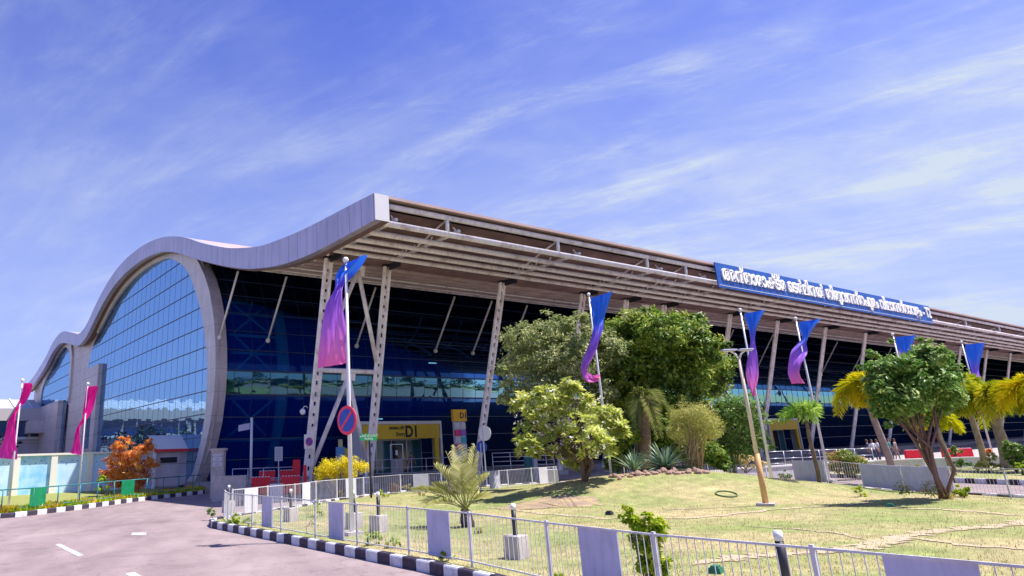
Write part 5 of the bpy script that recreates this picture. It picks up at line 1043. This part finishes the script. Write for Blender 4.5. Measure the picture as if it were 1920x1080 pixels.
railing('silver queue railing with five rails right of the round white sign', pxline([(925, 880), (1040, 878)], 47), .3, 1.45, (1, .82, .62, .42, .2), bay=1.2)
railing('low silver hoop rail in front of the sign pole', pxline([(478, 905), (600, 905)], 41), .05, .8, (1, .5), bay=.8)
railing('white barrier rail along the forecourt on the right', pxline([(1440, 872), (1560, 872), (1640, 868)], 47), .1, 1.1, (1, .6, .3), bay=1.2)
# water-filled red barriers
def barrier(label, b0, w_=.95, h=.66, rz=AZR, group='red plastic road barriers'):
    t = thing('road_barrier', label, 'barrier', b0, group); X = Vector((math.cos(rz), math.sin(rz), 0)); Y = Vector((-X.y, X.x, 0)); prof = [(-.24, 0), (-.24, .1), (-.12, .26), (-.09, h), (.09, h), (.12, .26), (.24, .1), (.24, 0)]
    mb = MB(); mb.prism([b0 - X * w_ / 2 + Y * a + Vector((0, 0, b)) for a, b in prof], X * w_); mb.build('body', redp, t, bevel=.015)
    mb = MB()
    for k in range(6): mb.box(b0 + X * (w_ * (k + .5) / 6 - w_ / 2) + Vector((0, 0, h + .015)), (w_ / 11, .17, .05), rz=rz)
    mb.build('top_stripes', white, t); mb = MB(); mb.box(b0 + Vector((0, 0, .05)) - Y * .25, (w_ * .3, .02, .08), rz=rz); mb.build('foot_slot', black, t)
    for s_ in (-.25, .25): mb = MB(); mb.disc(b0 + X * w_ * s_ - Y * .115 + Vector((0, 0, .42)), Y, .06, .04, 12); mb.build('port', ink, t)
for x, y, d, lb in [(501, 909, 45, 'left one of the pair of red barriers nearest the railing'), (540, 909, 45, 'red barrier next to the foot of the left column'), (489, 924, 39, 'front red barrier on the left, half behind the white board'), (545, 924, 39, 'front red barrier on the right of the white board'), (1722, 880, 47, 'red barrier seen through the stems of the round-headed tree'), (1792, 878, 47, 'red barrier standing right of the round-headed tree'), (1812, 878, 46.5, 'rightmost red barrier, beside the foxtail palm')]:
    b0 = AD(x, y, d); b0.z = .02; barrier(lb, b0, 1.05 if x < 1000 else 1.3, (1.15 if y < 920 else .95) if x < 1000 else .95)
t, b0, zt, w_ = boxpx('red_board', 'small red board fixed at the end of the pipe railing', 'board', 549, 563, 862, 881, 42, .05, redp, z0=.9)
t, b0, zt, w_ = boxpx('red_post', 'slim red post beside the foot of the left column', 'post', 569, 575, 872, 925, 38.5, .1, redp)
t, b0, zt, w_ = boxpx('blue_poster', 'small pale blue poster stand behind the golden shrub', 'sign', 630, 647, 838, 858, 47, .06, P('sky_poster', (.10, .30, .55), .5), z0=.9)
t, b0, zt, w_ = boxpx('yellow_stand', 'cream and yellow stand left of the entrance canopy', 'stand', 635, 643, 824, 870, 49, .3, P('cream_stand', (.6, .5, .25), .5), z0=.3); mb = MB(); mb.box((b0.x + .5, b0.y, zt - .9), (.55, .25, .6), rz=AZR); mb.build('side_box', yel, t)
t, b0, zt, w_ = boxpx('check_booth', 'grey check-in desk with a glass screen before the D1 doors', 'desk', 734, 757, 862, 893, 51.5, .6, conc, z0=.3)
mb = MB()
for (dx, zz0, zz1) in ((-w_ / 2, zt, zt + 1.1), (w_ / 2, zt, zt + 1.1)): mb.box(Vector((b0.x, b0.y, (zz0 + zz1) / 2)) + RIGHT * dx, (.05, .05, 1.1))
mb.box((b0.x, b0.y, zt + 1.1), (w_, .05, .05), rz=AZR); mb.build('screen_frame', pipe, t); mb = MB(); mb.box((b0.x, b0.y, zt + .5), (.18, .1, .35), rz=AZR); mb.build('monitor', white, t)
t, b0, zt, w_ = boxpx('teal_bin', 'tall teal bin under the frangipani, beside the queue railing', 'bin', 986, 1000, 858, 885, 45, .6, P('teal_plastic', (0.01, 0.16, 0.17), .4)); mb = MB(); mb.box((b0.x, b0.y, zt + .04), (w_ * 1.1, .66, .08), rz=AZR); mb.build('lid', P('teal_lid', (0.02, 0.26, 0.26), .4), t)
t, b0, zt, w_ = boxpx('grey_bin', 'pale grey-blue bin next to the tall teal one', 'bin', 1001, 1008, 862, 885, 44.5, .5, P('grey_plastic', (0.3, 0.36, 0.45), .4)); mb = MB(); mb.box((b0.x, b0.y, zt + .03), (w_ * 1.1, .56, .06), rz=AZR); mb.build('lid', greyp, t)
t, b0, zt, w_ = boxpx('fence_end_wall', 'short pale wall block closing the back fence beside the mound', 'wall', 1022, 1046, 880, 906, 38, .5, lightp, z0=.1)
# security camera on the left column
c = AY(567.5, 772, 36.0); t = thing('security_camera', 'white dome security camera on a bent arm of the left column', 'camera', c); mb = MB(); mb.ball(c, .16, 12, 8, (1, 1, 1.1)); mb.build('dome', white, t, smooth=True); mb = MB(); mb.path([c + Vector((0, 0, .15)), c + Vector((.1, 0, .3)), c + Vector((.3, .1, .3)), c + Vector((.42, .2, .22))], .025, 7); mb.build('arm', white, t, smooth=True)
# ---- white planter wall beyond the right fence
t = thing('planter_wall', 'low white masonry wall along the forecourt beyond the right fence', 'wall', (47, 20, 0))
mb = MB(); WP = [AD(1375, 893, 37), AD(1500, 888, 39), AD(1640, 884, 41), AD(1780, 880, 41), AD(1940, 876, 40)]
for a, b in zip(WP, WP[1:]): mb.bar((a.x, a.y, .28), (b.x, b.y, .28), .3, .56)
mb.build('wall_face', P('whitewash', (0.58, 0.57, 0.62), .8, noise=(2, (0.46, 0.45, 0.5), .4, .7)), t); mb = MB()
for a, b in zip(WP, WP[1:]): mb.bar((a.x, a.y, .6), (b.x, b.y, .6), .4, .07)
mb.build('coping', white, t)
# ---- left: compound wall, railing, shelter, low building
t = thing('compound_wall', 'painted compound wall of light blue panels between white piers', 'wall', (8, WALLY, 0)); px_ = [7.75 + 2.4 * k for k in range(-8, 5)]
for a in px_: mb = MB(); mb.box((a, WALLY - .02, 1.36), (.42, .34, 2.62)); mb.build('pier', P('cream_white', (0.74, 0.72, 0.66), .7), t)
pan = P('sky_blue_panel', (0.42, 0.66, 0.92), .7, noise=(1.0, (0.56, 0.74, 0.90), .42, .62))
for k, a in enumerate(px_[:-1]): mb = MB(); mb.box((a + 1.2, WALLY + .05, 1.36), (1.97, .16, 2.6)); mb.build('wall_panel', P('mid_blue_panel', (0.22, 0.52, 0.84), .7, noise=(1.2, (0.42, 0.68, 0.90), .4, .6)) if k == 8 else pan, t)
mb = MB(); mb.box(((px_[0] + px_[-1]) / 2, WALLY, 2.74), (px_[-1] - px_[0] + .4, .44, .14)); mb.build('coping', P('cream_white', (0.74, 0.72, 0.66)), t)
mb = MB()
for k in range(len(px_) - 1):
    for j in range(5): mb.ball((px_[k] + .5 + .35 * j, WALLY - .035, 2.2 + .12 * math.sin(j * 2.1 + k)), .04, 6, 4)
mb.build('painted_dots', P('dot_blue', (0.02, 0.12, 0.35)), t)
GR = [v + Vector((-.1, .55, 0)) for v in LK[:-1]]
q = resample([(v.x, v.y) for v in GR], 2.1)
railing('teal pipe railing with two green panels along the left verge', [(v.x, v.y) for v in GR], .1, 1.0, (1, .22), r_=.03, mat=teal, bay=1.5, name='teal_railing', panels=[(k, .1, .6) for k in (3,)] if False else [])
rt = [x for x in COL.objects if x.name.startswith('teal_railing')][0]
def onGR(x):
    best = None
    for v in resample([(v.x, v.y) for v in GR], .05):
        c_ = MM @ (np.array([v.x, v.y, .6]) - CAMP); xx = c_[0] / c_[2] * FPX + CX
        if best is None or abs(xx - x) < best[0]: best = (abs(xx - x), v)
    return best[1]
for (xa, xb) in ((55, 86), (227, 251)):
    a, b = onGR(xa), onGR(xb); m_ = MB(); m_.prism([(a.x, a.y - .03, .34), (b.x, b.y - .03, .34), (b.x, b.y - .03, 1.1), (a.x, a.y - .03, 1.1)], (0, .02, 0)); m_.build('panel', grn, rt)
YK = 55.2; xa, xb = AY(288, 850, YK).x, AY(358, 850, YK).x; z0 = AY(325, 843, YK).z
t = thing('shelter', 'small guard shelter with a curved white roof edged in red', 'shelter', ((xa + xb) / 2, YK, .1)); mb = MB(); n_ = 8; A = []; B = []
for k in range(n_ + 1): u = k / n_; A.append((xa, YK - .2 + u * 2.4, z0 + 1.15 * math.sin(u * math.pi / 2))); B.append((xb, YK - .2 + u * 2.4, z0 + 1.15 * math.sin(u * math.pi / 2)))
mb.strip(A, B); mb.build('roof', P('cream_white', (0.74, 0.72, 0.66)), t, smooth=True); mb = MB(); mb.box(((xa + xb) / 2, YK - .26, z0 - .05), (xb - xa + .1, .1, .2)); mb.build('red_edge', red, t); mb = MB(); mb.box((xb + .02, YK + 1.0, z0 - .04), (.08, 2.5, .2)); mb.build('red_edge', red, t)
mb = MB(); mb.box((xa + 1.35, YK + 1.0, (z0 + .1) / 2), (2.5, 1.8, z0 - .3)); mb.build('cabin', clad, t); mb = MB(); mb.box((xa + 1.2, YK + .08, z0 - .75), (1.3, .06, .4)); mb.build('window', ink, t)
for k in (xb - .15,): mb = MB(); mb.tube((k, YK, .1), (k, YK, z0), .05, n=8); mb.build('post', white, t, smooth=True)
mb = MB(); mb.box((xa + .05, YK - .1, 1.5), (.2, .2, 2.9)); mb.build('post', white, t)
Y2 = 118.0; t = thing('annex_building', 'low long building with a ribbed white roof and dark windows beyond the left wall', 'building', (5, Y2, 0)); xr = AY(78, 790, Y2).x; x0 = xr - 60
zr0, zr1, zw1, zw0 = AY(30, 752, Y2).z, AY(30, 766, Y2).z, AY(30, 789, Y2).z, AY(30, 822, Y2).z; xm = (x0 + xr) / 2
mb = MB(); mb.box((xm, Y2 + 6, zw0 / 2), (60, 12, zw0)); mb.build('lower_wall', clad, t)
mb = MB(); mb.box((xm, Y2 + 6.1, (zw0 + zw1) / 2), (59.8, 12, zw1 - zw0 - .02)); mb.build('window_band', P('dark_window', (0.005, 0.03, 0.14), .1, 0, .8), t)
mb = MB(); mb.box((xm, Y2 + 5.9, (zr1 + zw1) / 2), (60.2, 12.4, zr1 - zw1 - .02)); mb.build('fascia', P('warm_fascia', (0.50, 0.46, 0.47), .6), t)
mb = MB(); mb.prism([(x0, Y2 - .3, zr1), (x0, Y2 + 9, zr1 + 2.0), (x0, Y2 + 12, zr1)], (60, 0, 0)); mb.build('roof', P('pale_blue_roof', (0.42, 0.43, 0.52), .5), t)
mb = MB()
for k in range(26): xx = x0 + 1 + k * 2.3; mb.bar((xx, Y2 - .3, zr1 + .12), (xx + .2, Y2 + 9, zr1 + 2.12), .14, .1)
mb.build('roof_ribs', white, t); mb = MB(); mb.box((xm, Y2 - .1, zw0), (60.3, .5, .35)); mb.build('sill_band', white, t)
for k in range(20): mb = MB(); mb.box((x0 + 1.5 + k * 3, Y2 + .02, (zw0 + zw1) / 2), (.3, .3, zw1 - zw0 - .1)); mb.build('window_mullion', clad, t)
c = AX(82, 655, 20.5); b0 = Vector((c.x, c.y, 14.0)); zt = AX(84, 640, 20.5).z
# ring of hose on the mound
b0 = AD(1363, 932, 23.5); b0.z = ground_h(b0.x, b0.y); mb = MB(); pts = []
for k in range(25): a = 2 * math.pi * k / 24; x, y = b0.x + .33 * math.cos(a), b0.y + .33 * math.sin(a); pts.append((x, y, ground_h(x, y) + .03))
mb.path(pts, .022, 6); tag(mb.build('garden_hose', P('hose_green', (0.08, 0.14, 0.04), .6), smooth=True), 'dull green hose ring lying on the slope of the mound', 'hose')
for x, y, lb in [(1670, 951, 'small green valve cover lying on the right lawn'), (1143, 966, 'small dark pipe stub at the foot of the mound'), (1344, 1078, 'green valve cover at the bottom edge of the lawn')]:
    b0 = G(x, y, .13); b0.z = ground_h(b0.x, b0.y) + .04; mb = MB(); mb.box(b0, (.24, .18, .08), rz=.3, taper=.85); mb.box(b0 + Vector((0, 0, .05)), (.16, .11, .03), rz=.3); tag(mb.build('valve_cover', P('cover_green', (0.01, 0.14, 0.08), .5) if 'green' in lb else darkm), lb, 'valve cover')

# ================================================================ people
def person(label, b0, face, skin, shirt, trousers, hair=(0.02, 0.015, 0.015), hgt=1.66, arms=((.10, .05), (.10, -.05)), stride=.12):
    """one continuous skinned body, standing; face is the heading angle"""
    k = hgt / 1.7; V = []; E = []; Rr = []
    def v(x, y, z, r_): V.append((x * k, y * k, z * k)); Rr.append(r_ * k); return len(V) - 1
    pel = v(0, 0, .93, .125); wst = v(0, 0, 1.08, .115); ch = v(0, 0, 1.27, .135); sh = v(0, 0, 1.40, .10); nk = v(0, .01, 1.48, .05); jaw = v(0, .025, 1.55, .066); hd = v(0, .015, 1.63, .082); tp = v(0, 0, 1.69, .05)
    nose = v(0, .115, 1.60, .014)
    E += [(pel, wst), (wst, ch), (ch, sh), (sh, nk), (nk, jaw), (jaw, hd), (hd, tp), (hd, nose)]
    for s_, st in ((-1, stride), (1, -stride)):
        hip = v(s_ * .09, 0, .88, .088); kn = v(s_ * .095, st * .55 + .02, .48, .06); an = v(s_ * .1, st, .09, .042); hl = v(s_ * .1, st - .03, .035, .035); toe = v(s_ * .115, st + .17, .03, .032)
        E += [(pel, hip), (hip, kn), (kn, an), (an, hl), (an, toe)]
    for s_, (out, fw) in zip((-1, 1), arms):
        s0 = v(s_ * .19, 0, 1.39, .062); el = v(s_ * (.23 + out * .4), -.02 + fw * .5, 1.11, .045); wr = v(s_ * (.22 + out), .04 + fw * 2, .86, .029); pm = v(s_ * (.22 + out), .06 + fw * 2, .79, .032)
        E += [(sh, s0), (s0, el), (el, wr), (wr, pm)]
        for j in range(4): f1 = v(s_ * (.22 + out), .035 + fw * 2 + j * .018, .74, .009); f2 = v(s_ * (.21 + out), .045 + fw * 2 + j * .018, .70 - .006 * (j in (1, 2)), .0075); E += [(pm, f1), (f1, f2)]
        th = v(s_ * (.21 + out), .105 + fw * 2, .775, .009); E += [(pm, th)]
    me = bpy.data.meshes.new('tmp'); me.from_pydata(V, E, []); o = bpy.data.objects.new('tmp', me); COL.objects.link(o)
    md = o.modifiers.new('s', 'SKIN'); 
    for i, r_ in enumerate(Rr): me.skin_vertices[0].data[i].radius = (r_, r_)
    me.skin_vertices[0].data[0].use_root = True; sb = o.modifiers.new('u', 'SUBSURF'); sb.levels = 1; sb.render_levels = 1
    bpy.context.view_layer.update(); m2 = bpy.data.meshes.new_from_object(o.evaluated_get(bpy.context.evaluated_depsgraph_get())); bpy.data.objects.remove(o)
    for c_ in (skin, shirt, trousers, (.03, .02, .02)): m2.materials.append(P('cloth_%.2f_%.2f_%.2f' % c_, c_, .8))
    for p in m2.polygons:
        z = p.center.z / k; x = abs(p.center.x) / k; p.use_smooth = True
        p.material_index = 3 if z < .075 else 2 if (z < .95 and x < .2) else 0 if (z > 1.45 or (x > .2 and z < 1.14)) else 1
    t = thing('person', label, 'person', b0, None); t.rotation_euler.z = face
    o = bpy.data.objects.new('body', m2); COL.objects.link(o); o.parent = t
    mb = MB(); mb.ball((0, -.012 * k, 1.655 * k), .097 * k, 12, 8, (1, 1.08, .95)); h_ = MB(); h_.v = mb.v; keep = [f for f in mb.f if not (np.mean([mb.v[i][1] for i in f]) > .035 and np.mean([mb.v[i][2] for i in f]) < 1.68 * k) and np.mean([mb.v[i][2] for i in f]) > 1.56 * k]; h_.f = keep; h_.m = [0] * len(keep)
    me = bpy.data.meshes.new('hair'); me.from_pydata(h_.v, [], keep); me.materials.append(P('hair_black', hair, .6)); o = bpy.data.objects.new('hair', me); COL.objects.link(o); o.parent = t
    me = bpy.data.meshes.new('eyes'); e = MB(); e.ball((-.03 * k, .095 * k, 1.63 * k), .011 * k, 6, 5); e.ball((.03 * k, .095 * k, 1.63 * k), .011 * k, 6, 5); me.from_pydata(e.v, [], e.f); me.materials.append(ink); o = bpy.data.objects.new('eyes', me); COL.objects.link(o); o.parent = t
    return t
sk = (0.32, 0.16, 0.10)
b0 = AD(772, 885, 52); b0.z = .3; person('person in a dark reddish shirt standing at the D1 entrance railing', b0, R(160), sk, (.22, .10, .12), (.05, .05, .09))
for (x, d, f_, sh_, tr_, lb) in [(1632, 56, 200, (.05, .06, .12), (.03, .03, .06), 'person in dark navy clothes, leftmost of the group under the canopy'), (1641, 54, 150, (.62, .62, .70), (.04, .04, .08), 'person in a white shirt among the group under the canopy'), (1650, 55, 230, (.55, .58, .68), (.06, .06, .1), 'person in a pale shirt beside the slanting palm trunk'), (1672, 56, 170, (.03, .22, .22), (.04, .04, .07), 'person in a teal shirt just right of the slanting palm trunk'), (1684, 55, 190, (.45, .30, .27), (.28, .2, .18), 'person in brownish clothes, rightmost of the group under the canopy')]:
    b0 = AD(x, 860, d); b0.z = .02 if b0.y < 42 else .3; person(lb, b0, R(f_), sk, sh_, tr_)
